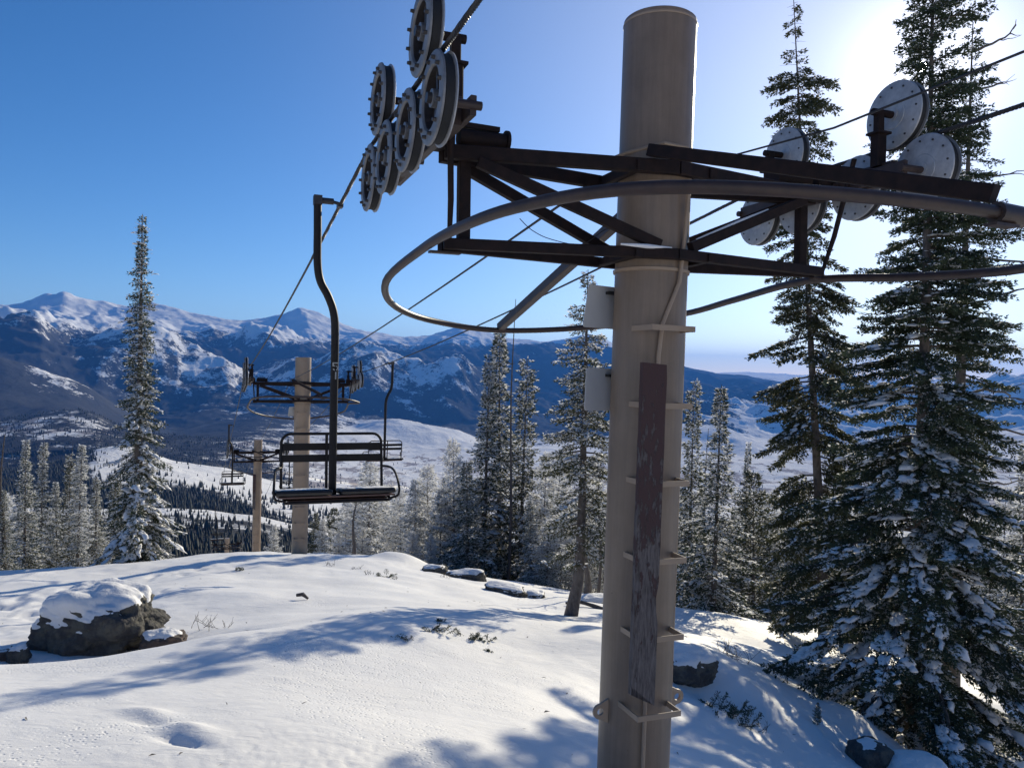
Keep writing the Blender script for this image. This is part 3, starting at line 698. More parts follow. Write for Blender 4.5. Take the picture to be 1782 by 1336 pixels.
def fir(seed, H, prof, nbr, bl=0.05, sp_lat=0.09, sp_b=0.03, nb=3, lat=0.42, h0=0.04, trunk_r=0.16, droop=(0.15, 0.5), el=(0.15, -0.35),
        upturn=0.35, snow=0.3, snow_size=0.07, frost=0.0, fol='needles', gaps=0.0, bw=0.22, bend=0.0, lean=(0, 0), kink=None, dead_top=0.0, name='fir', dead_limbs=None, side=None):
    """prof: [(height fraction, branch length m)]"""
    T = Tree(seed); T.sn = []; rs = T.rs
    ph, pl = zip(*prof)
    def axis(h):
        t = h / H; x = lean[0] * t + bend * math.sin(t * 3.0); y = lean[1] * t
        if kink:
            kh, kx = kink; x += kx * (1 - math.exp(-h / kh))
        return np.array([x, y, h])
    tp = [axis(H * q) for q in np.linspace(0, 1, 22)]
    tr = [max(0.008, trunk_r * (1 - 0.96 * q ** 0.85) * (1 + 0.35 * math.exp(-q * 40))) for q in np.linspace(0, 1, 22)]
    tp[0] = tp[0] - np.array([0, 0, 0.6])
    T.trunk = MB(); T.trunk.tube(tp, tr, 12, caps=True)
    hs = h0 + (0.995 - h0) * (np.arange(nbr) + rs.rand(nbr)) / nbr
    hs = h0 + (0.995 - h0) * ((hs - h0) / (1 - h0)) ** 0.92
    az = rs.uniform(0, 2 * math.pi)
    for hf in hs:
        az += 2.399 + rs.uniform(-0.5, 0.5)
        if gaps and pnoise(np.array([hf * 19.0 + seed]), np.array([math.cos(az) * 1.1]))[0] > 0.32 - gaps: continue
        Lb = np.interp(hf, ph, pl) * rs.uniform(0.50, 1.15)
        if side: Lb *= side(az, hf)
        if Lb < 0.05: continue
        e0 = el[1] + (el[0] - el[1]) * hf + rs.uniform(-0.12, 0.12)
        base = axis(hf * H); dr = droop[1] + (droop[0] - droop[1]) * hf
        nseg = 8 if Lb > 0.6 else 4
        pts = T.path(base, az, e0, Lb, dr * rs.uniform(0.6, 1.3), upturn * rs.uniform(0.5, 1.3), nseg)
        if hf > 1 - dead_top and rs.rand() < 0.9:
            T.wood.tube([pts[0], pts[len(pts) // 2], pts[-1]], [0.006, 0.004, 0.002], 3, caps=False)
            if rs.rand() < 0.8: continue
        T.foliate(pts, Lb, 0.006 + 0.013 * Lb, sp_lat, min(lat, 0.45 * Lb + 0.03), sp_b, bl, nb, 0.10 if Lb < 1 else 0.2, snow * (max(0.0, 1.25 - 1.9 * hf) if H > 12 else 1.2 - 0.7 * hf), snow_size * (0.6 + 0.5 * min(1.6, Lb)))
    if dead_limbs:
        for (hf, azd, Ld, e0) in dead_limbs:
            pts = T.path(axis(hf * H), azd, e0, Ld, 0.25, 0.3, 9, 0.22)
            T.wood.tube(list(pts), [0.030 * (1 - 0.85 * i / 9) for i in range(10)], 6, caps=False)
            for q in (4, 6, 8):
                p2 = T.path(pts[q], azd + rs.uniform(-0.9, 0.9), rs.uniform(-0.3, 0.6), Ld * rs.uniform(0.15, 0.4), 0.1, 0.2, 5, 0.3)
                T.wood.tube(list(p2), [0.012, 0.010, 0.008, 0.006, 0.004, 0.003], 4, caps=False)
    T.finish(name, M[fol], bw, frost)
    T.m_trunk = T.trunk.mesh(name + '_trunk', M['bark']); T.H = H
    return T

NTREE = [0]
def plant(T, name, px, py, Y, label, cat='tree', group=None, top=None, wide=1.0, yaw=None, H=None, on_ground=True, dz=-0.05):
    """stand a tree at photo pixel px at distance Y on the snow; top = photo row of its tip"""
    b = at(px, py, Y); z = gz(b[0], b[1]) + dz
    if top is not None:
        zt = at(px, top, Y)[2]; s = (zt - z) / T.H
    else: s = (H or T.H) / T.H
    r = empty(name, (b[0], b[1], z)); r.scale = (s * wide, s * wide, s)
    r.rotation_euler = (0, 0, yaw) if yaw is not None else (random.gauss(0, 0.02), random.gauss(0, 0.02), random.uniform(0, 6.28))
    tag(r, label, cat, group)
    link('trunk', T.m_trunk, r)
    tag(link('limbs', T.m_wood, r), kind='stuff')
    tag(link('crown', T.m_fol, r), kind='stuff')
    if T.m_frost: tag(link('frost', T.m_frost, r), kind='stuff')
    if T.m_snow: tag(link('snow_load', T.m_snow, r), kind='stuff')
    NTREE[0] += 1
    return r

# --- the unique big firs
def side_big(az, hf):
    c = math.cos(az)                              # +x is to the right of the picture
    if abs(hf - 0.812) < 0.032 and c < 0.5: return 0.75
    return 1.0 + (0.15 * c if hf > 0.5 else 0.0)
T_big = fir(3, 13.4, [(0, 2.75), (0.12, 2.95), (0.25, 2.15), (0.37, 1.6), (0.45, 1.25), (0.55, 1.02), (0.70, 0.85), (0.85, 0.60), (0.94, 0.42), (1, 0.08)], 400,
            bl=0.088, sp_lat=0.066, sp_b=0.032, nb=5, lat=0.52, h0=0.015, trunk_r=0.15, droop=(0.15, 0.55), el=(0.25, -0.05), upturn=0.30, snow=0.24, snow_size=0.115, lean=(-0.12, 0),
            gaps=0.17, bw=0.33, frost=0.06, name='big_fir', side=side_big)
def side_dead(az, hf): return 1.0 if hf > 0.55 else 0.85
T_dead = fir(12, 12.6, [(0, 0.5), (0.2, 0.9), (0.35, 1.15), (0.5, 0.95), (0.65, 0.7), (0.8, 0.5), (0.95, 0.25), (1, 0.1)], 190,
             bl=0.09, sp_lat=0.10, sp_b=0.042, nb=4, lat=0.40, h0=0.10, trunk_r=0.17, droop=(0.1, 0.3), snow=0.08, gaps=0.17, bw=0.34, name='old_fir',
             dead_limbs=[(0.30, 0.1, 2.2, 0.02), (0.345, -0.2, 2.1, 0.05), (0.42, 0.05, 2.4, 0.1), (0.47, -0.3, 2.3, 0.15), (0.575, 0.2, 1.9, 0.1), (0.60, -0.1, 1.7, 0.3), (0.665, 0.2, 2.0, 0.1),
                         (0.71, -0.2, 1.9, 0.45), (0.78, 0.3, 1.2, 0.35), (0.90, 0.1, 1.1, 0.6), (0.96, -0.3, 1.0, 0.35), (0.60, 3.0, 1.8, 0.1), (0.83, 2.9, 1.3, 0.2)])
T_tall = fir(21, 15.4, [(0, 1.7), (0.2, 1.65), (0.35, 1.4), (0.48, 1.3), (0.60, 0.8), (0.75, 0.85), (0.86, 0.80), (0.90, 0.30), (1, 0.12)], 300,
             bl=0.12, sp_lat=0.09, sp_b=0.042, nb=5, lat=0.48, h0=0.05, trunk_r=0.14, droop=(0.35, 0.66), el=(0.1, -0.1), upturn=0.1, snow=0.10, snow_size=0.10, gaps=0.18, frost=0.07, lean=(-1.25, 0), bw=0.34,
             dead_top=0.11, name='tall_fir', fol='needles_olive', dead_limbs=[(0.55, 0.4, 1.4, -0.2), (0.5, 2.9, 1.2, -0.3), (0.70, 0.1, 1.1, 0.1)])
T_mid = fir(34, 8.0, [(0.10, 0.25), (0.20, 0.8), (0.36, 1.15), (0.50, 1.1), (0.62, 0.78), (0.75, 0.6), (0.88, 0.38), (1, 0.05)], 215,
            bl=0.115, sp_lat=0.11, sp_b=0.05, nb=4, lat=0.34, h0=0.16, trunk_r=0.15, droop=(0.15, 0.35), el=(0.1, -0.1), upturn=0.25, snow=0.16, snow_size=0.07, frost=0.34, gaps=0.17, bw=0.28,
            name='mid_fir', fol='needles_olive', kink=(0.45, 0.30))
T_left = fir(45, 11.8, [(0, 1.3), (0.12, 1.45), (0.25, 1.2), (0.36, 0.85), (0.50, 0.62), (0.65, 0.48), (0.80, 0.36), (0.835, 0.34), (0.845, 0.16), (0.92, 0.13), (1, 0.03)], 400,
             bl=0.13, sp_lat=0.13, sp_b=0.06, nb=4, lat=0.38, h0=0.0, trunk_r=0.2, droop=(0.1, 0.75), el=(0.15, -0.15), upturn=0.35, snow=0.36, snow_size=0.14, frost=0.20, gaps=0.08, bw=0.30, name='left_fir')
# --- shared kinds for the many frosted trees behind
SP = [fir(60 + k, 10.0, p, 260, bl=0.19, sp_lat=0.17, sp_b=0.085, nb=4, lat=0.40, h0=0.02, trunk_r=0.105, droop=(0.1, 0.6), el=(0.2, -0.15), upturn=0.3,
          snow=s*0.6, snow_size=0.10, frost=fr, gaps=0.12, bw=0.30, name='spire_fir', fol=f) for k, (p, s, fr, f) in enumerate([
    ([(0, 1.75), (0.15, 1.55), (0.3, 1.15), (0.5, 0.70), (0.7, 0.38), (0.85, 0.20), (1, 0.04)], 0.40, 0.56, 'needles'),
    ([(0, 1.8), (0.2, 1.45), (0.4, 1.0), (0.6, 0.52), (0.8, 0.26), (1, 0.04)], 0.35, 0.42, 'needles'),
    ([(0, 1.3), (0.2, 1.2), (0.4, 0.85), (0.65, 0.42), (0.85, 0.36), (0.97, 0.28), (1, 0.15)], 0.28, 0.34, 'needles_olive'),
    ([(0, 1.5), (0.12, 1.3), (0.22, 0.8), (0.3, 1.0), (0.5, 0.6), (0.62, 0.35), (0.7, 0.5), (0.9, 0.22), (1, 0.04)], 0.5, 0.75, 'needles'),
    ([(0, 0.7), (0.15, 1.2), (0.35, 0.95), (0.5, 0.7), (0.6, 0.55), (0.75, 0.2), (0.85, 0.25), (1, 0.05)], 0.25, 0.60, 'needles_olive')])]
PN = [fir(80 + k, 7.0, p, 150, bl=0.22, sp_lat=0.18, sp_b=0.09, nb=4, lat=0.50, h0=0.06, trunk_r=0.075, droop=(-0.1, 0.3), el=(0.6, 0.0), upturn=0.3,
          snow=0.18, snow_size=0.08, frost=fr, gaps=0.14, bw=0.25, name='frosted_pine', fol='needles_olive') for k, (p, fr) in enumerate([
    ([(0, 1.2), (0.25, 1.45), (0.5, 1.3), (0.75, 0.95), (0.92, 0.5), (1, 0.15)], 0.85),
    ([(0, 1.0), (0.3, 1.2), (0.6, 1.0), (0.85, 0.6), (1, 0.1)], 0.68),
    ([(0, 0.9), (0.3, 1.1), (0.6, 0.95), (0.85, 0.55), (1, 0.1)], 0.10)])]

plant(T_big, 'fir_tree', 1592, 1290, 12.0, 'huge dark fir filling the right side, snow pads on its low boughs', top=-185, yaw=0.0)
plant(T_dead, 'fir_tree', 1654, 1180, 14.2, 'old fir behind the huge fir with bare crooked dead limbs reaching right', top=40, yaw=0.0)
plant(T_tall, 'fir_tree', 1438, 1112, 18.5, 'tall sparse fir with a thin bare spire, left of the huge fir', top=-12, yaw=0.0)
plant(T_mid, 'fir_tree', 985, 1072, 17.0, 'fir with crooked bare lower trunk just left of the near tower', top=468, yaw=0.0)
plant(T_left, 'fir_tree', 238, 978, 27.0, 'lone tall slender fir heavy with snow on the left crest', top=372, wide=1.0, yaw=1.0)
random.seed(99)
G1 = 'slim snowy firs on the left crest'
for i, (px, py, Y, top, w, k, lb) in enumerate([
    (42, 1000, 29, 765, 1.0, 0, 'slim snowy fir on the left crest, leftmost spire of the pair'),
    (68, 997, 32, 768, 0.95, 1, 'slim snowy fir on the left crest, right spire of the pair'),
    (100, 994, 34, 838, 1.1, 0, 'short bushy snowy fir between the two spire firs and the lone tall fir'),
    (134, 990, 30, 772, 1.0, 0, 'slim snowy fir standing just left of the lone tall fir'),
    (118, 990, 33, 790, 0.8, 2, 'thin greyish fir close behind the snowy fir left of the lone tall fir'),
    (166, 988, 37, 828, 1.1, 1, 'snowy fir half hidden behind the left boughs of the lone tall fir'),
    (8, 1002, 27, 850, 1.0, 1, 'snowy fir at the left edge of the view'),
    (-30, 1002, 26, 800, 1.0, 0, 'snowy fir cut by the left edge of the view'),
    (196, 985, 40, 815, 1.0, 2, 'fir in the gap behind the left side of the lone tall fir'),
    (290, 975, 42, 905, 1.0, 1, 'low snowy fir behind the right skirt of the lone tall fir')]):
    plant(SP[(k + 3 * (i % 2)) % 5], 'fir_tree', px, py, Y, lb, group=G1, top=top, wide=w * 1.3)
G2 = 'firs of the centre clump'
plant(SP[0], 'fir_tree', 840, 1000, 36, 'narrow pointed fir at the left of the centre clump', group=G2, top=615, wide=1.2)
plant(SP[1], 'fir_tree', 868, 1008, 37, 'tallest dark fir in the middle of the centre clump', group=G2, top=570, wide=1.25)
plant(SP[2], 'fir_tree', 903, 1012, 36, 'fir with a blunt broken top at the right of the centre clump', group=G2, top=624, wide=1.15)
plant(SP[1], 'fir_tree', 815, 1005, 33, 'low wide snowy fir at the foot of the centre clump', group=G2, top=800, wide=1.9)
plant(SP[0], 'fir_tree', 925, 1022, 31, 'short snow-laden fir right of the centre clump over the flat rocks', group=G2, top=870, wide=1.7)
G3 = 'frosted trees right of the near tower'
for i, (px, py, Y, top, w, k, lb) in enumerate([
    (1197, 1068, 24, 662, 1.0, 2, 'thin fir with a ragged top right beside the near tower'),
    (1240, 1085, 21, 668, 1.35, 1, 'pointed frosted fir with a wide skirt between tower and tall sparse fir'),
    (1290, 1062, 27, 768, 0.8, 0, 'slim frosted fir right of the pointed fir with the wide skirt'),
    (1215, 1066, 27, 850, 1.2, 0, 'short frosted fir squeezed between the thin fir and the pointed fir'),
    (1345, 1066, 27, 905, 1.3, 0, 'frosted fir under the left boughs of the tall sparse fir'),
    (1392, 1080, 24, 930, 1.4, 1, 'low frosted fir at the foot of the tall sparse fir'),
    (1480, 1090, 25, 880, 1.2, 2, 'fir seen between the tall sparse fir and the huge fir'),
    (1378, 1072, 30, 870, 1.1, 1, 'frosted fir behind the lower boughs of the tall sparse fir'),
    (1268, 1064, 30, 880, 1.3, 0, 'frosted fir behind the pointed fir with the wide skirt'),
    (1425, 1085, 30, 850, 1.3, 0, 'frosted fir straight behind the tall sparse fir'),
    (1540, 1110, 27, 900, 1.2, 1, 'frosted fir behind the left side of the huge fir'),
    (1650, 1140, 24, 960, 1.3, 0, 'frosted fir behind the right side of the huge fir'),
    (1720, 1150, 20, 900, 1.2, 1, 'snowy fir right of the old fir'),
    (1775, 1150, 18, 770, 1.2, 2, 'dark fir cut by the right edge of the view'),
    (1810, 1180, 17, 860, 1.4, 1, 'dense fir just past the right edge of the view')]):
    plant(SP[k if i < 2 else (k + 3 * (i % 2)) % 5], 'fir_tree', px, py, Y, lb, group=G3, top=top, wide=w)
plant(PN[2], 'pine_tree', 1312, 1064, 26, 'dark bushy pine right of the slim frosted fir', top=822, wide=1.3)
# frosted forest below the crest, centre
G4 = 'frosted forest beyond the crest'
wood = [(560, 965, 42, 905, 1.0, 1), (600, 966, 36, 872, 1.2, 0), (640, 968, 33, 800, 1.2, 0), (668, 972, 35, 845, 1.1, 1), (700, 980, 31, 850, 1.2, 0), (722, 984, 29, 835, 1.1, 1),
        (745, 988, 30, 812, 1.2, 0), (765, 992, 28, 852, 1.3, 1), (792, 996, 28, 768, 0.9, 0), (580, 966, 46, 885, 1.2, 2), (548, 964, 44, 893, 0.9, 2), (620, 966, 45, 855, 1.1, 1), (684, 972, 42, 872, 1.2, 0),
        (655, 970, 46, 868, 1.2, 2), (735, 985, 40, 850, 1.3, 0), (775, 990, 38, 830, 1.2, 1), (800, 996, 34, 830, 1.2, 2), (590, 966, 33, 930, 1.2, 0), (630, 968, 30, 920, 1.3, 1), (715, 985, 27, 925, 1.3, 0), (750, 992, 26, 930, 1.3, 1),
        (475, 962, 44, 914, 1.0, 1), (520, 964, 52, 925, 1.0, 2), (940, 1030, 27, 790, 1.0, 1), (960, 1035, 30, 800, 1.2, 0), (1010, 1040, 26, 840, 1.1, 0), (1030, 1045, 29, 800, 1.1, 1), (1050, 1045, 25, 860, 1.1, 0), (975, 1040, 25, 900, 1.2, 1),
        (1075, 1048, 30, 850, 1.2, 0), (1110, 1052, 28, 830, 1.2, 1), (1150, 1056, 27, 820, 1.2, 0), (1180, 1060, 32, 850, 1.2, 1), (1330, 1066, 32, 860, 1.3, 0), (1360, 1070, 36, 890, 1.3, 1), (1300, 1064, 36, 860, 1.2, 0), (1455, 1090, 34, 890, 1.3, 1), (1500, 1095, 33, 880, 1.3, 0),
        (1580, 1120, 32, 930, 1.4, 0), (1620, 1130, 30, 940, 1.4, 1), (1690, 1145, 28, 900, 1.3, 0), (1740, 1150, 26, 850, 1.2, 1), (1245, 1064, 34, 900, 1.3, 1), (30, 1000, 36, 880, 1.3, 1), (80, 996, 38, 890, 1.3, 0), (1207, 1064, 28, 905, 1.9, 1), (1275, 1064, 28, 925, 1.9, 0), (1335, 1068, 29, 930, 1.9, 1), (1400, 1080, 30, 900, 2.0, 0), (1470, 1092, 27, 925, 1.9, 1), (1530, 1100, 29, 925, 1.9, 0), (835, 1005, 30, 890, 1.9, 0), (950, 1035, 24, 905, 1.8, 1), (1150, 1056, 24, 905, 1.8, 0), (20, 1000, 28, 905, 1.6, 1), (160, 988, 30, 900, 1.5, 1), (150, 990, 34, 900, 1.3, 0), (0, 1002, 38, 860, 1.3, 0)]
def region(px):
    for lim, t in ((300, 'on left crest'), (560, 'by second tower'), (690, 'behind nearest chair'), (830, 'between chair and centre clump'),
                   (1060, 'between centre clump and tower'), (1190, 'behind near tower'), (1460, 'between tower and huge fir')):
        if px < lim: return t
    return 'behind the huge fir'
TONE = {0: 'frosted pale pine', 1: 'frosted grey-green pine', 2: 'dark unfrosted pine'}
from collections import defaultdict
bucket = defaultdict(list)
wood = [(a_, b_, c_ * (1.25 if a_ < 1080 else 1.1), d_, e_, f_) for a_, b_, c_, d_, e_, f_ in wood]
for t_ in wood: bucket[(region(t_[0]), t_[5], t_[2] < 39)].append(t_)
for (rg, k, fr), lst in bucket.items():
    lst.sort(); n = len(lst)
    for i, (px, py, Y, top, w, _) in enumerate(lst):
        pos = '' if n == 1 else (', leftmost' if i == 0 else ', rightmost' if i == n - 1 else (', second from left' if i == 1 else ', third from left'))
        plant(PN[k], 'pine_tree', px, py, Y, TONE[k] + (', front row ' if fr else ', back row ') + rg + pos, group=G4, top=top, wide=w)

# bare dead trunks
def snag(px, py, Y, top, r0, label, seed, limbs=8, mat='dead_wood', lean=0.0, Lf=1.0):
    rs = np.random.RandomState(seed); b = at(px, py, Y); z = gz(b[0], b[1]) - 0.1; H = at(px, top, Y)[2] - z
    mb = MB(); tb = MB(); T = Tree(seed)
    ax = [Vector((lean * H * q + 0.06 * math.sin(q * 7), 0.05 * math.cos(q * 5), H * q)) for q in np.linspace(0, 1, 10)]
    tb.tube(ax, [r0 * (1 - 0.85 * q) for q in np.linspace(0, 1, 10)], 8)
    for i in range(limbs):
        hf = rs.uniform(0.3, 0.97); a = rs.uniform(0, 6.28); Ld = rs.uniform(0.3, 0.9) * (1.2 - hf) * 1.6 * Lf
        base = np.array(ax[int(hf * 9)]); pts = T.path(base, a, rs.uniform(0.2, 0.9), Ld, 0.1, 0.3, 6, 0.2)
        mb.tube(list(pts), [0.018 * (1 - 0.8 * q / 6) for q in range(7)], 4, caps=False)
        for q in (3, 5):
            p2 = T.path(pts[q], a + rs.uniform(-1, 1), 0.5, Ld * 0.4, 0, 0.2, 4, 0.3); mb.tube(list(p2), [0.008, 0.006, 0.005, 0.004, 0.003], 3, caps=False)
    e = empty('dead_tree', (b[0], b[1], z)); tag(e, label, 'dead tree')
    tb.obj('trunk', M[mat], e); tag(mb.obj('limbs', M[mat], e), kind='stuff')
snag(884, 1010, 34.0, 520, 0.08, 'pale bare dead trunk standing in front of the tallest fir of the centre clump', 5, 10)
snag(612, 968, 31, 865, 0.10, 'dark leaning bare trunk under the right end of the nearest chair', 9, 6, 'bark', 0.05)
snag(1040, 1040, 22, 760, 0.05, 'thin bare tree between the crooked fir and the near tower', 15, 14, 'dead_wood', 0.0, 1.3)
snag(1020, 1040, 23, 930, 0.13, 'short dark dead stem left of the near tower', 16, 2, 'bark')
snag(1222, 1066, 26, 745, 0.05, 'thin bare pole tree between the thin fir and the pointed frosted fir', 17, 12)
snag(3, 1000, 27, 755, 0.09, 'bare grey trunk at the left edge of the view', 19, 6)
snag(122, 990, 36, 770, 0.05, 'thin bare twiggy tree behind the snowy fir left of the lone tall fir', 20, 14)

# small trees dotted over the benches and hills far below: too many to count, one object
def far_trees():
    rs = np.random.RandomState(5); n = 150000
    A = np.array([azim(p) for p in rs.uniform(-150, 1850, n)])
    RR = np.exp(rs.uniform(math.log(360), math.log(4300), n))
    X, Y, Z, Fo, Br = far_fields(A, RR)
    dens = np.clip((Fo - 0.12 + 0.75 * fbm(X / 70, Y / 70, 5)) * 1.3, 0, 1) ** 1.6
    area = (RR / 2000) ** 1.0
    keep = rs.rand(n) < dens * np.clip(area, 0.38, 1.0) * 0.8
    X, Y, Z, RR = X[keep], Y[keep], Z[keep], RR[keep]; k = len(X)
    h = (4 + 9 * rs.rand(k) ** 1.6) * np.where(RR > 1000, 1.25, np.where(RR > 760, 0.7, 0.95)); r = h * rs.uniform(0.14, 0.22, k)
    ns = 5; V = np.zeros((k, ns * 2 + 2, 3)); a = rs.uniform(0, 6.28, k)
    for j in range(ns):
        an = a + 2 * math.pi * j / ns
        jr = rs.uniform(0.7, 1.25, k)
        V[:, j] = np.stack([X + np.cos(an) * r * jr, Y + np.sin(an) * r * jr, Z + h * rs.uniform(0.02, 0.2, k)], 1)
        V[:, ns + j] = np.stack([X + np.cos(an + .6) * r * 0.62 * jr, Y + np.sin(an + .6) * r * 0.62 * jr, Z + h * rs.uniform(0.38, 0.6, k)], 1)
    V[:, 2 * ns] = np.stack([X, Y, Z + h], 1); V[:, 2 * ns + 1] = np.stack([X, Y, Z - 1], 1)
    F = []
    for j in range(ns):
        j2 = (j + 1) % ns; F += [(j, j2, ns + j), (j2, ns + j2, ns + j), (ns + j, ns + j2, 2 * ns), (j2, j, 2 * ns + 1)]
    F = (np.array(F)[None] + (np.arange(k) * (2 * ns + 2))[:, None, None]).reshape(-1, 3)
    m = simple('far_conifers', (0.030, 0.040, 0.040), (0.055, 0.06, 0.055), rough=0.9, scale=0.02)
    o = link('distant_forest', mesh_np('distant_forest', V.reshape(-1, 3), F, m)); tag(o, kind='stuff')
    print('far trees', k)
far_trees()

# ------------------------------------------------------------------ the chairlift
LA = R(21.5)
UX = np.array([math.cos(LA), math.sin(LA), 0.0])       # across the line, to the right
VX = np.array([math.sin(LA), -math.cos(LA), 0.0])      # along the line, uphill, towards the camera
T1 = np.array([0.94, 5.4, 0.0])

def sheave_meshes():
    """one sheave lying with its axle along +x; x>0 is its open outer face, x<0 the flat inner face"""
    d = {}
    disc = MB()
    disc.lathe([(0.0, -0.052), (0.045, -0.052), (0.045, -0.046), (0.10, -0.046), (0.104, -0.042), (0.225, -0.042), (0.240, -0.038), (0.244, -0.030), (0.222, -0.024)], (0, 0, 0), (1, 0, 0), 40)
    rim = MB(); rim.lathe([(0.222, 0.024), (0.244, 0.030), (0.240, 0.040), (0.225, 0.045), (0.170, 0.045), (0.164, 0.036), (0.160, -0.020), (0.05, -0.024), (0.048, 0.04), (0.0, 0.04)], (0, 0, 0), (1, 0, 0), 40)
    d['disc'] = disc.mesh('sheave_disc', M['galv']); d['rim'] = rim.mesh('outer_flange', M['galv_dark'])
    li = MB(); li.lathe([(0.215, -0.026), (0.230, -0.022), (0.225, 0.0), (0.230, 0.022), (0.215, 0.026)], (0, 0, 0), (1, 0, 0), 40)
    d['liner'] = li.mesh('rubber_liner', M['rubber'])
    b = MB()
    for k in range(12):
        a = 2 * math.pi * k / 12
        c = Vector((0, math.cos(a) * 0.200, math.sin(a) * 0.200))
        b.lathe([(0, 0.066), (0.009, 0.066), (0.012, 0.044), (0.0, 0.044)], c, (1, 0, 0), 6, False)
        b.lathe([(0, -0.0475), (0.008, -0.0475), (0.0085, -0.041), (0.0, -0.041)], c, (1, 0, 0), 6, False)
    d['bolts'] = b.mesh('rim_bolts', M['dark_steel'])
    h = MB(); h.lathe([(0, 0.065), (0.028, 0.065), (0.030, 0.038), (0.05, 0.030), (0.0, 0.03)], (0, 0, 0), (1, 0, 0), 14)
    for k in range(5):
        a = 2 * math.pi * k / 5 + 0.3
        h.bar((0.0, math.cos(a) * 0.04, math.sin(a) * 0.04), (0.0, math.cos(a) * 0.158, math.sin(a) * 0.158), 0.03, 0.014, (1, 0, 0))
    h.lathe([(0.1585, -0.019), (0.1585, 0.034), (0.1575, 0.034), (0.1575, -0.019)], (0, 0, 0), (1, 0, 0), 30)
    h.lathe([(0.157, -0.0185), (0.05, -0.0225)], (0, 0, 0), (1, 0, 0), 30)
    d['hub'] = h.mesh('hub', M['dark_steel'])
    return d
SHV = sheave_meshes()

def add_sheave(parent, loc, side):
    """side +1: outer face to local +x (right train), -1: outer face to -x (left train)"""
    s = link('sheave', SHV['disc'], parent, loc); s.rotation_euler = (0, 0, 0 if side > 0 else math.pi)
    s.rotation_euler.rotate_axis('X', random.uniform(0, 0.5))
    link('rubber_liner', SHV['liner'], s); link('outer_flange', SHV['rim'], s); tag(link('rim_bolts', SHV['bolts'], s), kind='stuff'); link('hub', SHV['hub'], s)
    return s

ROPE_H = 1.665; U_R = 1.75
def wp(u, v, h):
    """local tower coordinates: x across, y = -v (downhill), z up"""
    return (u, -v, h)

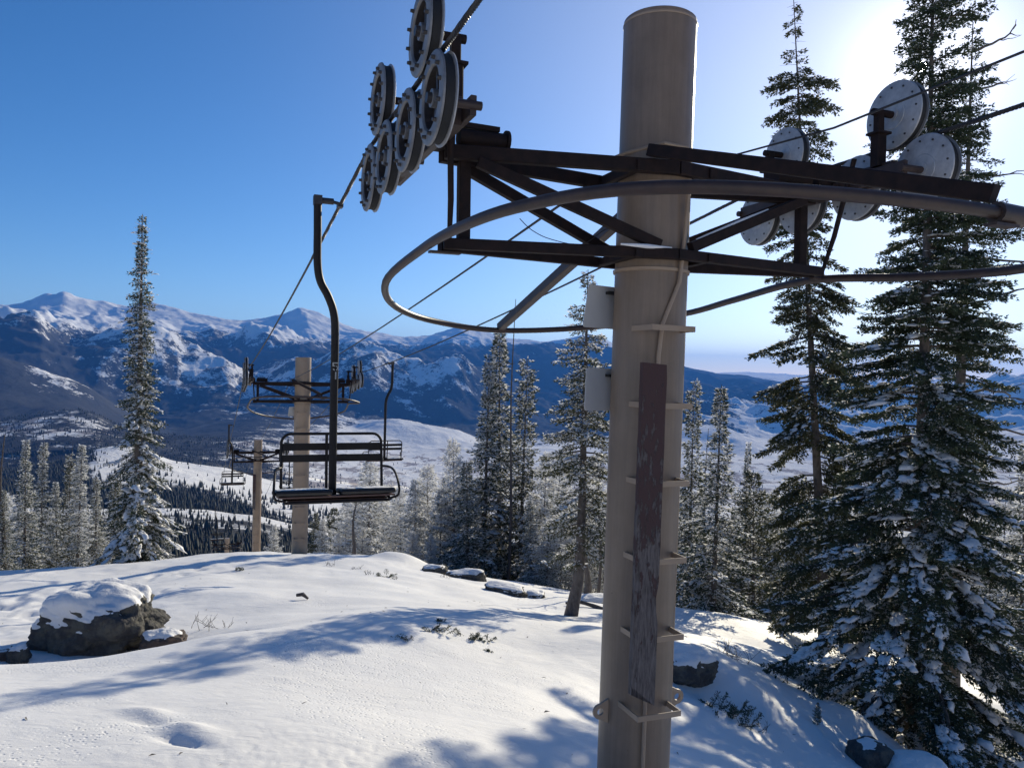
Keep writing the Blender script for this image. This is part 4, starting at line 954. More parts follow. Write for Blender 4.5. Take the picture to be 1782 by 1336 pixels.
def make_tower(name, label, pos, pole_len, pole_top, rung_rng, slope, detail=2, lean=0.0, board=True, signs=2, group=None, r=0.25, mat='tan'):
    """pos: world point where h = 0 (the chords are at 0.79 and 1.36); slope tilts the head along the line"""
    root = empty(name, pos); root.rotation_euler = (0, 0, LA)
    root.rotation_euler = (Matrix.Rotation(lean, 3, Vector(VX)) @ Matrix.Rotation(LA, 3, 'Z')).to_euler()
    tag(root, label, 'lift tower', group)
    # head parts are tilted with the rope about the cross axis
    cs, sn_ = math.cos(slope), math.sin(slope); hp = 1.1
    hk = -2 * lean; ck, sk = math.cos(hk), math.sin(hk)
    def q(u, v, h):
        dv, dh = v, h - hp
        y = -(dv * cs - dh * sn_); z = dh * cs + dv * sn_
        return Vector((u * ck - z * sk, y, hp + u * sk + z * ck))
    zb = pole_top - pole_len
    mb = MB()
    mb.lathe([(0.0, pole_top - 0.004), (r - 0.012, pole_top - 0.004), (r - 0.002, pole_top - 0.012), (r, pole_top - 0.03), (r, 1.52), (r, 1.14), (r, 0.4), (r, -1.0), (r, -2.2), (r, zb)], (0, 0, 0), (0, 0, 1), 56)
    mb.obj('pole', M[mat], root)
    for hh in (1.27, 0.70):                                   # welded rings at the chord clamps
        k = MB(); k.lathe([(r - 0.01, hh - 0.012), (r + 0.012, hh - 0.010), (r + 0.014, hh + 0.010), (r - 0.01, hh + 0.012)], (0, 0, 0), (0, 0, 1), 48)
        k.obj('collar', M['tan'], root)
    if detail > 1:
        k = MB(); k.lathe([(r + 0.002, pole_top - 0.05), (r + 0.004, pole_top - 0.045), (r + 0.004, pole_top - 0.038), (r + 0.001, pole_top - 0.032)], (0, 0, 0), (0, 0, 1), 48); k.obj('top_weld', M['tan'], root)
    SB = 'steel_brown'
    tipL, tipR = -1.52, 1.45
    vf = r + 0.05
    for hh, w in ((1.355, 0.088), (0.79, 0.068)):
        for sg in (1, -1):
            for tip in (tipL, tipR):
                m = MB(); m.bar(q(tip, 0.045 * sg, hh), q(0.0, vf * sg, hh + 0.0015 * sg), 0.06, w, q(0, 0, 1) - q(0, 0, 0)); m.obj('crossarm_chord', M[SB], root)
        m = MB()
        for s2 in (-1, 1):
            m.bar(q(s2 * (r + 0.03), -vf, hh - 0.004), q(s2 * (r + 0.03), vf, hh - 0.004), 0.05, w * 0.8)
        m.obj('pole_clamp', M[SB], root)
    for tip, xx in ((tipL, tipL + 0.14), (tipR, tipR - 0.16)):
        m = MB(); m.bar(q(xx, 0, 0.79 + 0.036), q(xx, 0, 1.36 - 0.046), 0.075, 0.07, (0, 1, 0)); m.obj('post', M[SB], root)
        for sg in (1, -1):
            m = MB(); m.bar(q(xx + (0.06 if xx < 0 else -0.06), 0.10 * sg, 1.30), q(0.0 + (-0.12 if xx < 0 else 0.12), (vf - 0.02) * sg, 0.845), 0.055, 0.07, (0, 0, 1)); m.obj('brace', M[SB], root)
    # head plates and axles that carry the sheave trains
    for sg in (-1, 1):
        x0 = (tipL if sg < 0 else tipR)
        m = MB()
        m.box(q(x0 + sg * 0.0, 0, 1.43 + 0.03), 0.12, 0.14, 0.16)
        m.tube([q(x0 - sg * 0.42, 0, 1.47), q(x0 - sg * 0.10, 0, 1.47)], 0.055, 14)
        m.lathe([(0.0, 0), (0.075, 0), (0.075, 0.02), (0.0, 0.02)], q(x0 - sg * 0.43, 0, 1.47), (sg, 0, 0), 16)
        m.tube([q(x0, 0, 1.47), q(sg * 1.64, 0, 1.47)], 0.05, 14)
        m.box(q(x0 - sg * 0.25, 0, 1.545), 0.24, 0.05, 0.03)
        m.obj('crossarm_head', M[SB], root)
        # walking beams on the inner side of the rope
        ub = sg * 1.60
        m = MB()
        m.bar(q(ub, -0.66, 1.44), q(ub, 0.56, 1.44), 0.05, 0.16, (0, 0, 1)); m.obj('main_beam', M['steel_pipe'], root)
        for (va, vb) in ((0.70, 0.10), (-0.50, -1.04)):
            m = MB(); m.bar(q(ub - sg * 0.045, va, 1.43), q(ub - sg * 0.045, vb, 1.43), 0.035, 0.11, (0, 0, 1))
            for v_ in (va, vb): m.tube([q(ub - sg * 0.09, v_, 1.43), q(sg * (U_R - 0.01), v_, 1.43)], 0.024, 10)
            m.obj('rocker_beam', M['steel_pipe'], root)
        for v_ in (0.44, -0.71):
            m = MB(); m.bar(q(ub - sg * 0.02, v_, 1.50), q(ub - sg * 0.02, v_, 1.74), 0.08, 0.08, (0, 1, 0)); m.bar(q(ub - sg * 0.02, v_, 1.72), q(ub - sg * 0.02, v_, 1.90), 0.055, 0.055, (0, 1, 0))
            m.box(q(ub - sg * 0.02, v_, 1.735), 0.12, 0.12, 0.016)
            m.tube([q(ub - sg * 0.08, v_, 1.885), q(sg * (U_R - 0.01), v_, 1.885)], 0.026, 10); m.obj('hold_down_bracket', M[SB], root)
        for v_, h_ in ((0.70, 1.435), (0.10, 1.435), (-0.50, 1.425), (-1.04, 1.41), (0.44, 1.885), (-0.71, 1.875)):
            p = q(sg * U_R, v_, h_); add_sheave(root, p, sg)
        # stay rod from the train down to the lower chord
        m = MB(); m.tube([q(sg * 1.55, 0.25, 1.60), q(sg * 1.50, 0.12, 1.05), q(sg * 1.48, 0.03, 0.80)], [0.019, 0.019, 0.014], 8); m.obj('stay_rod', M[SB], root)
    # guard hoop
    hoop = [(-1.60, -.2, .78), (-1.60, .7, .785), (-1.50, 1.35, .78), (-1.22, 1.88, .77), (-.64, 2.2, .745), (.3, 2.33, .715), (1.05, 2.15, .68), (1.5, 1.6, .64), (1.62, .7, .69), (1.50, -.15, .745), (1.60, -1.2, .68),
            (1.58, -1.98, .60), (1.1, -2.8, .50), (.1, -3.15, .44), (-.75, -2.83, .49), (-1.32, -2.15, .57), (-1.62, -1.15, .67)]
    m = MB(); m.tube([q(*p) for p in catmull(hoop, True, 6)], 0.0295, 12, closed=True); m.obj('guard_hoop', M['steel_pipe'], root)
    m = MB(); m.bar(q(-0.20 if detail > 1 else -0.35, vf - 0.02, 1.455), q(0.28, 2.31, 0.80), 0.06, 0.078, (0, 0, 1)); m.obj('hoop_arm', M[SB], root)
    m = MB(); m.bar(q(0.0, -vf, 1.20), q(0.06, -3.15, 0.475), 0.075, 0.085, (0, 0, 1)); m.obj('hoop_arm', M['steel_pipe'], root)
    m = MB()
    m.tube([q(0.26, 2.33, 0.716), q(0.44, 2.32, 0.71)], 0.047, 12); m.box(q(0.30, 2.33, 0.663), 0.14, 0.06, 0.012)
    m.obj('hoop_sleeve', M['steel_pipe'], root)
    for sg in (-1, 1):
        m = MB(); m.bar(q(sg * 1.40, 0, 0.742), q(sg * 1.60, 0, 0.742), 0.05, 0.014); m.obj('hoop_bracket', M['steel_pipe'], root)
    # U-shaped climbing steps on the uphill face
    vr = r; um = -0.05
    zz = rung_rng[0]; RB = None
    while zz > rung_rng[1]:
        m = MB()
        a0 = (um - 0.16); a1 = (um + 0.16)
        y0 = math.sqrt(max(0.001, r * r - a0 * a0)) - 0.01; y1 = math.sqrt(max(0.001, r * r - a1 * a1)) - 0.01
        m.bar(wp(a0, y0, zz), wp(a0, r + 0.13, zz), 0.008, 0.036); m.bar(wp(a1, y1, zz), wp(a1, r + 0.13, zz), 0.008, 0.036)
        m.bar(wp(a0 - 0.004, r + 0.134, zz), wp(a1 + 0.004, r + 0.134, zz), 0.008, 0.0365)
        m.obj('climbing_step', M['tan'], root); zz -= 0.505
    if detail > 1:
        # conduit, clamp strap
        m = MB(); m.tube([wp(0.10, r + 0.03, 1.30), wp(0.09, r + 0.015, 0.95), wp(0.06, r + 0.014, 0.62), wp(-0.06, r + 0.014, 0.33), wp(-0.08, r + 0.014, 0.12), wp(-0.085, r + 0.014, -0.6), wp(-0.085, r + 0.014, -2.9)], 0.014, 8); m.obj('conduit', M['tan'], root)
        m = MB(); m.tube([q(-0.42, -.12, 1.42), q(-0.25, 0.05, 1.49), q(-0.1, r + 0.04, 1.51), q(0.08, r + 0.04, 1.50)], 0.013, 8); m.obj('conduit', M['tan'], root)
        for sg, hh in ((-1, -2.30), (1, -2.27)):
            m = MB(); poly = []
            for k in range(9):
                a = -math.pi / 2 + math.pi * k / 8; poly.append((0.055 + 0.045 * math.cos(a), 0.045 * math.sin(a)))
            poly += [(0.0, 0.062), (0.0, -0.075)]
            # ring plate with a hole: outer strip and inner strip
            n = 20; vs = []; fs = []
            for k in range(n):
                a = 2 * math.pi * k / n
                ro = 0.052; ox = 0.060 + ro * math.cos(a); oz = ro * math.sin(a)
                if math.cos(a) < -0.3: ox = 0.0; oz = 0.085 * (1 if math.sin(a) >= 0 else -1) * abs(math.sin(a)) ** 0.6
                ix = 0.060 + 0.024 * math.cos(a); iz = 0.024 * math.sin(a)
                for dy in (-0.009, 0.009):
                    vs.append((sg * (r - 0.005 + ox), -0.05 + dy, hh + oz)); vs.append((sg * (r - 0.005 + ix), -0.05 + dy, hh + iz))
            for k in range(n):
                k2 = (k + 1) % n; a, b2 = 4 * k, 4 * k2
                fs += [[a, b2, b2 + 1, a + 1], [a + 2, a + 3, b2 + 3, b2 + 2], [a, a + 2, b2 + 2, b2], [a + 1, b2 + 1, b2 + 3, a + 3]]
            m.add(vs, fs); m.obj('lifting_eye', M['tan'], root)
        # thin tag wires hanging off the crossarm
        m = MB(); m.tube(catmull([q(-0.95, -0.12, 1.02), q(-0.86, -0.12, 0.95), q(-0.72, -.12, 0.90), q(-0.5, -.1, 0.88), q(-.3, -.15, 1.0), q(-.15, -.2, 1.05)], False, 5), 0.003, 5); m.obj('loose_wire', M['dark_steel'], root)
        # snow lying on the lower chords by the pole
        for (u0, u1, vv) in ((-0.42, -0.04, vf), (0.10, 0.75, vf - 0.10), (-1.28, -1.12, 0.05)):
            m = MB()
            if u0 < -1: pts = [q(u0, vv, 1.30), q((u0 + u1) / 2, vv, 1.29), q(u1, vv, 1.24)]
            elif u0 < 0: pts = [q(u0, vv, 0.829), q((u0 + u1) / 2, vv, 0.829), q(u1, vv, 0.83)]
            else: pts = [q(0.17, 0.275, 0.905), q(0.55, 0.213, 1.06), q(0.85, 0.16, 1.185)]
            m.tube(pts, [0.006, 0.015, 0.006], 8); m.obj('snow', M['snow_load'], root)
    if board:
        m = MB(); w = 0.088; t = 0.019; x0 = -0.215; d = r + 0.175
        top, bot = (0.06, -2.12)
        zs = np.linspace(bot, top, 26); rs = np.random.RandomState(2)
        vs = []; fs = []
        for i, z_ in enumerate(zs):
            e1 = rs.uniform(-.003, .003); e2 = rs.uniform(-.003, .003)
            notch = 0.018 if 7 <= i <= 8 else 0.0
            zl = z_ + (0.14 if i == 0 else 0); zr = z_ - (0.0 if i == 0 else 0)
            if i == len(zs) - 1: zl += 0.01
            vs += [wp(x0 - w + e1, d + t, zl), wp(x0 + w + e2 - notch, d + t, zr), wp(x0 + w + e2 - notch, d - t, zr), wp(x0 - w + e1, d - t, zl)]
        for i in range(len(zs) - 1):
            for k in range(4): fs.append([4 * i + k, 4 * i + (k + 1) % 4, 4 * i + 4 + (k + 1) % 4, 4 * i + 4 + k])
        fs += [[0, 1, 2, 3], [4 * (len(zs) - 1) + k for k in (3, 2, 1, 0)]]
        m.add(vs, fs); m.obj('wooden_plank', M['plank'], root)
    for k in range(signs):
        m = MB(); hh = 0.46 - k * 0.58
        c = Vector(wp(-0.27 + 0.02 * k, -0.14 - r * 0.2, hh)); tl = R(7 if k == 0 else 1)
        ax = Vector((math.cos(R(12)), math.sin(R(12)), 0)); up = Vector((math.sin(tl) * 1.0, 0, math.cos(tl)))
        poly = [(-0.15, -0.15), (0.15, -0.15), (0.15, 0.15), (-0.15, 0.15)]
        cr = 0.02; poly = []
        for (cx, cy, a0) in ((0.13, 0.13, 0), (-0.13, 0.13, 90), (-0.13, -0.13, 180), (0.13, -0.13, 270)):
            for j in range(4):
                a = R(a0 + 30 * j); poly.append((cx + cr * math.cos(a), cy + cr * math.sin(a)))
        m.prism(poly, c, ax, up, 0.005); sp_ = m.obj('sign_panel', M['sign'], root)
        m = MB(); m.box(c + Vector((0.07, -0.03, 0.10)), 0.10, 0.05, 0.02); m.obj('sign_bracket', M['rubber'], root)
    return root, q

tow_h = {}
t1, q1 = make_tower('lift_tower', 'nearest tan steel lift tower with a weathered plank on its steps', T1, 6.2, 2.44, (0.30, -3.2), R(0.2), 2, R(-0.62), True, 2, 'tan lift towers down the line', mat='tan_worn_shaded')
P2 = at(527, 668, 25.0) - np.array([0, 0, 1.36])
P3 = at(449, 787, 48.0) - np.array([0, 0, 1.36])
P4 = at(395, 947, 90.0) - np.array([0, 0, 1.36])
t2, q2 = make_tower('lift_tower', 'second tan lift tower, standing on the snow crest behind the nearest chair', P2, 7.6, 1.36 + 0.86, (0.45, -4.4), R(7.5), 1, R(-0.05), False, 1, 'tan lift towers down the line')
t3, q3 = make_tower('lift_tower', 'third tan lift tower, thin in the distance with a board on its side', P3, 10.5, 1.36 + 0.80, (0.3, -6.6), R(15), 1, R(0), True, 0, 'tan lift towers down the line')
t4, q4 = make_tower('lift_tower', 'farthest lift tower, only its head showing above the snow crest', P4, 9.5, 1.36 + 0.75, (0.3, -3), R(20), 1, R(0), False, 0, 'tan lift towers down the line')
# anchor flange lugs at the foot of the second tower
m = MB()
for sg in (-1, 1): m.tube([(sg * 0.25, -0.1, P2[2] * 0 - 5.30), (sg * 0.36, -0.1, -5.30)], 0.06, 10)
m.obj('foot_lug', M['tan'], t2)

def W(root, q, u, v, h):
    Mx = Matrix.LocRotScale(root.location, root.rotation_euler, None)
    return Mx @ q(u, v, h)
# haul rope: one loop of rope, both sides
mb = MB()
rope_pts = {}
for sg in (-1, 1):
    u = sg * U_R; pts = []
    up0 = W(t1, q1, u, 0.9, ROPE_H)
    dirv = Vector(VX)
    for s in (14, 9, 5, 2): pts.append(Vector(up0) + dirv * s + Vector((0, 0, 0.010 * s + 0.004 * s * s)))
    for v in (0.85, 0.2, -0.4, -1.15): pts.append(W(t1, q1, u, v, ROPE_H))
    prevs = (t1, q1)
    for (tt, qq) in ((t2, q2), (t3, q3), (t4, q4)):
        a = pts[-1]; b = W(tt, qq, u, 0.95, ROPE_H); n = 14; sag = 0.0052 * (b - a).length ** 1.0 * 1.3
        for k in range(1, n): f = k / n; pts.append(a.lerp(b, f) - Vector((0, 0, 4 * f * (1 - f) * sag)))
        for v in (0.95, 0.0, -1.1): pts.append(W(tt, qq, u, v, ROPE_H))
    a = pts[-1]
    b = a + Vector(-VX) * 75 + Vector((0, 0, -26)); 
    for k in range(1, 8): pts.append(a.lerp(b, k / 7))
    rope_pts[sg] = pts
    # strands: near the camera the rope is a laid rope, six strands twisted
    near = [p for p in pts[:9]]
    mb.tube(pts, 0.0135, 8)
    seg = catmull([pts[1], pts[2], pts[3]] + pts[4:8] + [pts[8], pts[9], pts[10]], False, 1)
    # resample evenly
    dens = []; L0 = 0
    for i in range(len(seg) - 1):
        l = (seg[i + 1] - seg[i]).length; k = max(1, int(l / 0.02))
        for j in range(k): dens.append((seg[i].lerp(seg[i + 1], j / k), (seg[i + 1] - seg[i]).normalized(), L0 + l * j / k))
        L0 += l
    dens = [d for d in dens if d[0].y < 9 and d[0].y > 0.6]
    for st in range(5):
        sp_ = []
        for (p, d, l) in dens:
            s_, u_, _ = frame_from(d); a = l / 0.13 * 2 * math.pi + st * 2 * math.pi / 5
            sp_.append(p + (s_ * math.cos(a) + u_ * math.sin(a)) * 0.0115)
        if len(sp_) > 3: mb.tube(sp_, 0.0062, 4, caps=False)
tag(mb.obj('haul_rope', M['rope']), 'twisted steel haul rope running over the sheaves down to the farthest tower', 'cable')
# communication line: thin cable from tower head to tower head, uphill beyond the near tower too
mb = MB()
c1 = W(t1, q1, 0.30, 0.32, 1.44); c0 = Vector(at(1782, 90, 3.2)); c00 = c0 + (c0 - c1) * 1.5
mb.tube([c00, c0, c0.lerp(c1, 0.5) - Vector((0, 0, 0.05)), c1], 0.006, 6)
c2 = W(t1, q1, -0.42, -0.2, 1.30); c3 = W(t2, q2, -0.4, 0.25, 1.46)
pp = [c2.lerp(c3, k / 12) - Vector((0, 0, 4 * (k / 12) * (1 - k / 12) * 0.12)) for k in range(13)]
mb.tube(pp, 0.010, 6)
c4 = W(t3, q3, -0.3, 0.3, 1.46); pp = [c3.lerp(c4, k / 10) - Vector((0, 0, 4 * (k / 10) * (1 - k / 10) * 0.25)) for k in range(11)]
mb.tube(pp, 0.010, 6)
c5 = W(t4, q4, -0.3, 0.3, 1.46); pp = [c4.lerp(c5, k / 10) - Vector((0, 0, 4 * (k / 10) * (1 - k / 10) * 0.5)) for k in range(11)]
mb.tube(pp, 0.010, 6)
tag(mb.obj('signal_cable', M['rope']), 'thin black signal cable strung along the tower heads', 'cable')

# ------------------------------------------------------------------ chairs
CH = {}
def chair_meshes():
    # local frame: x across, y = uphill travel direction of the left side (towards the sitter's knees), z up; origin at the rope grip
    Hh = 2.72
    m = MB()
    path = catmull([(-0.205, 0, 0.02), (-0.200, 0, -0.25), (-0.195, 0, -0.55), (-0.165, 0, -0.72), (-0.09, 0, -0.86), (-0.035, 0, -1.02), (-0.02, 0, -1.25), (-0.02, 0, -1.9), (-0.02, 0.02, -2.72)], False, 6)
    m.tube(path, 0.037, 14)
    CH['hanger'] = m.mesh('hanger', M['chair_paint'])
    m = MB(); m.tube([(-0.245, 0, 0.03), (-0.06, 0, 0.03)], 0.030, 12); m.tube([(-0.07, 0, 0.028), (0.015, 0, 0.012)], 0.016, 10); m.box((-0.205, 0, 0.03), 0.075, 0.085, 0.085); m.box((0.0, 0, 0.0), 0.05, 0.10, 0.040)
    CH['grip'] = m.mesh('grip', M['dark_steel'])
    w = 0.475; zt = -2.16; zb = -2.70
    m = MB()
    arc = [(-w, -0.10, zb)]
    arc += [(-w, -0.16, zt - 0.12)] + [(-w + 0.09 * (1 - math.cos(a)), -0.165, zt - 0.09 + 0.09 * math.sin(a)) for a in np.linspace(0, math.pi / 2, 6)]
    arc2 = [(-x, y, z) for x, y, z in arc][::-1]
    m.tube(arc + arc2, 0.0135, 10, up=(0, 1, 0)); m.tube([(-0.055, -0.165, zt), (-0.055, -0.13, zb)], 0.0145, 8)
    m.tube([(-w, -0.10, zb), (-w, 0.30, zb - 0.03)], 0.014, 8); m.tube([(w, -0.10, zb), (w, 0.30, zb - 0.03)], 0.014, 8)
    m.tube([(-w - .02, -0.09, zb - 0.012), (w + .02, -0.09, zb - 0.012)], 0.014, 8); m.tube([(-w, 0.26, zb - 0.045), (w, 0.26, zb - 0.045)], 0.014, 8)
    CH['frame'] = m.mesh('frame', M['chair_paint'])
    for nm, x0, x1 in (('left', -w + 0.012, -0.06), ('right', -0.05, w - 0.012)):
        m = MB()
        m.bar((x0, -0.158, zt - 0.123), (x1, -0.158, zt - 0.123), 0.02, 0.068); CH['slat_hi_' + nm] = m.mesh('slat', M['chair_paint'])
        m = MB(); m.bar((x0, -0.152, zt - 0.232), (x1, -0.152, zt - 0.232), 0.02, 0.068); CH['slat_lo_' + nm] = m.mesh('slat', M['chair_paint'])
    def cushion(x0, x1, nm):
        me = bpy.data.meshes.new(nm); import bmesh
        bm = bmesh.new(); bmesh.ops.create_cube(bm, size=1.0)
        for v in bm.verts: v.co = Vector(((x0 + x1) / 2 + v.co.x * (x1 - x0), 0.10 + v.co.y * 0.40, zb + 0.024 + v.co.z * 0.052 + v.co.y * 0.40 * 0.12))
        bmesh.ops.bevel(bm, geom=list(bm.edges), offset=0.028, segments=4, affect='EDGES', profile=0.6)
        for f in bm.faces: f.smooth = True
        bm.to_mesh(me); bm.free(); me.materials.append(M['seat_vinyl']); return me
    CH['cushion_l'] = cushion(-0.56, -0.052, 'cushion'); CH['cushion_r'] = cushion(0.022, 0.53, 'cushion')
    m = MB(); m.bar((-0.52, 0.10, zb - 0.017), (0.52, 0.10, zb - 0.017), 0.38, 0.016, (0, -0.12, 1))
    vs = []; n = 12
    for k in range(n + 1):
        x = -0.46 + 0.92 * k / n; d = 0.030 * (1 - (2 * k / n - 1) ** 4)
        vs += [(x, -0.02, zb - 0.028), (x, 0.24, zb - 0.028), (x, 0.24, zb - 0.030 - d), (x, -0.02, zb - 0.030 - d)]
    fs = []
    for k in range(n):
        for j in range(4): fs.append([4 * k + j, 4 * k + (j + 1) % 4, 4 * k + 4 + (j + 1) % 4, 4 * k + 4 + j])
    fs += [[0, 1, 2, 3], [4 * n + j for j in (3, 2, 1, 0)]]
    m.add(vs, fs); CH['pan'] = m.mesh('seat_pan', M['seat_wood'])
    for nm, s in (('l', -1), ('r', 1)):
        m = MB()
        x0 = s * w; dx = 0.11 if s > 0 else 0.12
        pts = catmull([(x0, -0.13, -2.475), (x0 + s * 0.06, -0.02, -2.475), (x0 + s * 0.075, 0.12, -2.50), (x0 + s * (dx - 0.03), 0.24, -2.57), (x0 + s * (dx - 0.025), 0.285, -2.65), (x0 + s * (dx - 0.04), 0.28, -2.705), (x0 + s * 0.02, 0.25, -2.728)], False, 4)
        m.tube(pts, 0.0115, 8); CH['arm_' + nm] = m.mesh('armrest', M['chair_paint'])
    def snow(x0, x1, nm):
        rs = np.random.RandomState(int(abs(x0) * 1000)); nx, ny = 22, 10; V = []; F = []
        for i in range(nx + 1):
            for j in range(ny + 1):
                x = x0 + (x1 - x0) * i / nx; y = -0.10 + 0.375 * j / ny
                ex = min(i, nx - i) / 3.0; ey = min(j, ny - j) / 2.0; e = min(1, ex) * min(1, ey)
                V.append((x + rs.uniform(-.003, .003), y + rs.uniform(-.004, .004), zb + 0.046 + 0.010 * e ** 0.5 + (y - 0.1) * 0.12 + rs.uniform(-.002, .003)))
        for i in range(nx):
            for j in range(ny): a = i * (ny + 1) + j; F.append((a, a + ny + 1, a + ny + 2, a + 1))
        return mesh_np(nm, V, F, M['snow_load'], True)
    CH['snow_l'] = snow(-0.54, -0.07, 'snow'); CH['snow_r'] = snow(0.04, 0.51, 'snow')
    # stencilled figures 5 over 1, wrapped on the hanger tube
    def patch(pl, zc):
        """pl: polygon strips in (x, z) metres on the tube front"""
        m = MB()
        for poly in pl:
            vs = []; 
            for (x, z) in poly:
                xx = max(-0.0355, min(0.0355, x)); vs.append((-0.02 + xx, math.sqrt(0.0377 ** 2 - xx * xx) + 0.0006 + 0.01, zc + z))
            m.add(vs, [list(range(len(vs)))])
        return m
    def rect(x0, z0, x1, z1, k=3):
        out = []
        for i in range(k):
            a = x0 + (x1 - x0) * i / k; b = x0 + (x1 - x0) * (i + 1) / k; out.append([(a, z0), (b, z0), (b, z1), (a, z1)])
        return out
    five = rect(-.024, .030, .026, .041, 5) + rect(-.024, .004, -.012, .030, 2) + rect(-.012, .004, .0, .013, 2)
    def arc5(a0, a1, n=6):
        out = []
        for k in range(n):
            a = R(a0 + (a1 - a0) * k / n); b = R(a0 + (a1 - a0) * (k + 1) / n)
            c = (0.002, -0.012); ro, ri = 0.026, 0.015
            out.append([(c[0] + ro * math.cos(a), c[1] + ro * math.sin(a)), (c[0] + ro * math.cos(b), c[1] + ro * math.sin(b)), (c[0] + ri * math.cos(b), c[1] + ri * math.sin(b)), (c[0] + ri * math.cos(a), c[1] + ri * math.sin(a))])
        return out
    five += arc5(66, -72) + arc5(-104, -160, 3)
    CH['five'] = patch(five, -1.515).mesh('stencilled_figure', M['stencil'])
    CH['one'] = patch(rect(-.001, -.034, .013, .036, 2), -1.598).mesh('stencilled_figure', M['stencil'])
chair_meshes()
def rope_at(sg, Y):
    pts = rope_pts[sg]
    for a, b in zip(pts[:-1], pts[1:]):
        if (a.y - Y) * (b.y - Y) <= 0: return a.lerp(b, (Y - a.y) / (b.y - a.y)), (b - a)
def chair(sg, Y, label, s=1.0, near=False):
    p, d = rope_at(sg, Y)
    e = empty('lift_chair', p); e.rotation_euler = (0, 0, LA + (math.pi if sg < 0 else 0)); e.scale = (s, s, s)
    if sg < 0: e.rotation_euler = (0, 0, LA + math.pi)
    else: e.rotation_euler = (0, 0, LA)
    tag(e, label, 'chair', 'chairs hanging on the lift rope')
    mir = -1 if sg < 0 else 1
    for k, nm in (('hanger', 'hanger'), ('grip', 'grip'), ('frame', 'frame'), ('slat_hi_left', 'back_slat'), ('slat_hi_right', 'back_slat'), ('slat_lo_left', 'back_slat'), ('slat_lo_right', 'back_slat'),
                  ('cushion_l', 'seat_cushion'), ('cushion_r', 'seat_cushion'), ('pan', 'seat_pan'), ('arm_l', 'armrest'), ('arm_r', 'armrest'), ('snow_l', 'snow'), ('snow_r', 'snow')) + ((('five', 'stencilled_figure'), ('one', 'stencilled_figure')) if near else ()):
        link(nm, CH[k], e)
    return e
# The meshes are drawn with y towards the knees. On the left side the chairs face uphill (towards the camera),
# so the local x axis is turned round and the offset hanger is mirrored back to the left.
for k_, me_ in list(CH.items()):
    pass
def fix_chair(e, sg):
    if sg < 0:
        e.rotation_euler = (0, 0, LA)
        e.scale = (e.scale[0], -e.scale[1], e.scale[2])
cA = chair(-1, 7.14, 'nearest black double chair with figures 5 and 1 on its hanger', 0.975, True); fix_chair(cA, -1)
cB = chair(1, 21.6, 'black double chair right behind the nearest chair, seen from its back', 0.98); cB.rotation_euler = (0, 0, LA + R(4))
cB.scale = (-0.98, 0.98, 0.98)
cC = chair(-1, 36.4, 'black double chair hanging left of the third lift tower'); fix_chair(cC, -1)
cD = chair(-1, 66.0, 'tiny black double chair low over the dark far forest, lowest of the chairs'); fix_chair(cD, -1)
cE = chair(1, 47.0, 'far black double chair glimpsed under the near chair beside the second tower')

# ------------------------------------------------------------------ rocks, shrubs and small things on the snow
import bmesh
from mathutils import noise as mn
def rock(name, label, px, py, Y, dims, seed, yaw=0.0, sink=0.3, cap=0.12, thr=0.35, bias=(0, 0, 0), mat='rock', cat='rock', sub=5, rough=0.22, group=None):
    b = at(px, py, Y); z = gz(b[0], b[1]); bm = bmesh.new()
    bmesh.ops.create_icosphere(bm, subdivisions=sub, radius=1.0)
    off = Vector((seed * 7.1, seed * 3.3, 0))
    for v in bm.verts:
        p = v.co.copy()
        # blocky: pull towards a rounded box, then break it with ridges and ledges
        m_ = max(abs(p.x), abs(p.y), abs(p.z)); p = p * (1 + 0.45 * (1 / m_ - 1))
        n1 = mn.fractal(p * 1.1 + off, 0.8, 2.1, 4); n2 = mn.ridged_multi_fractal(Vector((p.x * 1.2 + p.z, p.y * 1.3, p.z * 2.2 + p.x * 0.8)) + off, 0.9, 2.2, 5, 0.9, 2.0)
        n3 = mn.fractal(p * 7.0 + off, 0.7, 2.1, 3)
        p *= 1 + rough * n1 - 0.05 * (n2 - 0.9) + 0.015 * n3
        v.co = Vector((p.x * dims[0], p.y * dims[1], p.z * dims[2]))
    bm.normal_update()
    me = bpy.data.meshes.new('rock_body'); bm.to_mesh(me); me.materials.append(M[mat])
    me.polygons.foreach_set('use_smooth', [True] * len(me.polygons))
    e = empty(name, (b[0], b[1], z + dims[2] * (1 - 2 * sink))); e.rotation_euler = (0, 0, yaw); tag(e, label, cat, group)
    link('stone', me, e)
    if cap > 0:
        for v in bm.verts: v.co = v.co.copy()
        nr = [v.normal.copy() for v in bm.verts]; co = [v.co.copy() for v in bm.verts]
        for v, n, c in zip(bm.verts, nr, co):
            q = Vector((c.x / dims[0], c.y / dims[1], c.z / dims[2])).normalized()
            val = q.z * 0.75 + n.z * 0.25 + 0.30 * mn.fractal(q * 2.4 + off, 0.8, 2.0, 3) + q.x * bias[0] + q.y * bias[1] + bias[2] - thr
            t_ = max(-0.5, min(1.0, val * 3.4)); t_ = t_ if t_ < 0 else t_ ** 0.7
            d = (n * 0.5 + Vector((0, 0, 0.5))) if t_ > 0 else n
            v.co = c + d * cap * t_
        for _ in range(5): bmesh.ops.smooth_vert(bm, verts=bm.verts, factor=0.35, use_axis_x=True, use_axis_y=True, use_axis_z=True)
        mc = bpy.data.meshes.new('snow_cap'); bm.to_mesh(mc); mc.materials.append(M['snow_load']); mc.polygons.foreach_set('use_smooth', [True] * len(mc.polygons))
        link('snow_cap', mc, e)
    bm.free(); return e
rock('boulder', 'big dark boulder on the left, its back and top under a thick snow cap', 172, 1098, 10.9, (0.81, 0.60, 0.45), 3, R(-8), 0.16, 0.07, 0.42, (-0.34, 0.0, 0), sub=6)
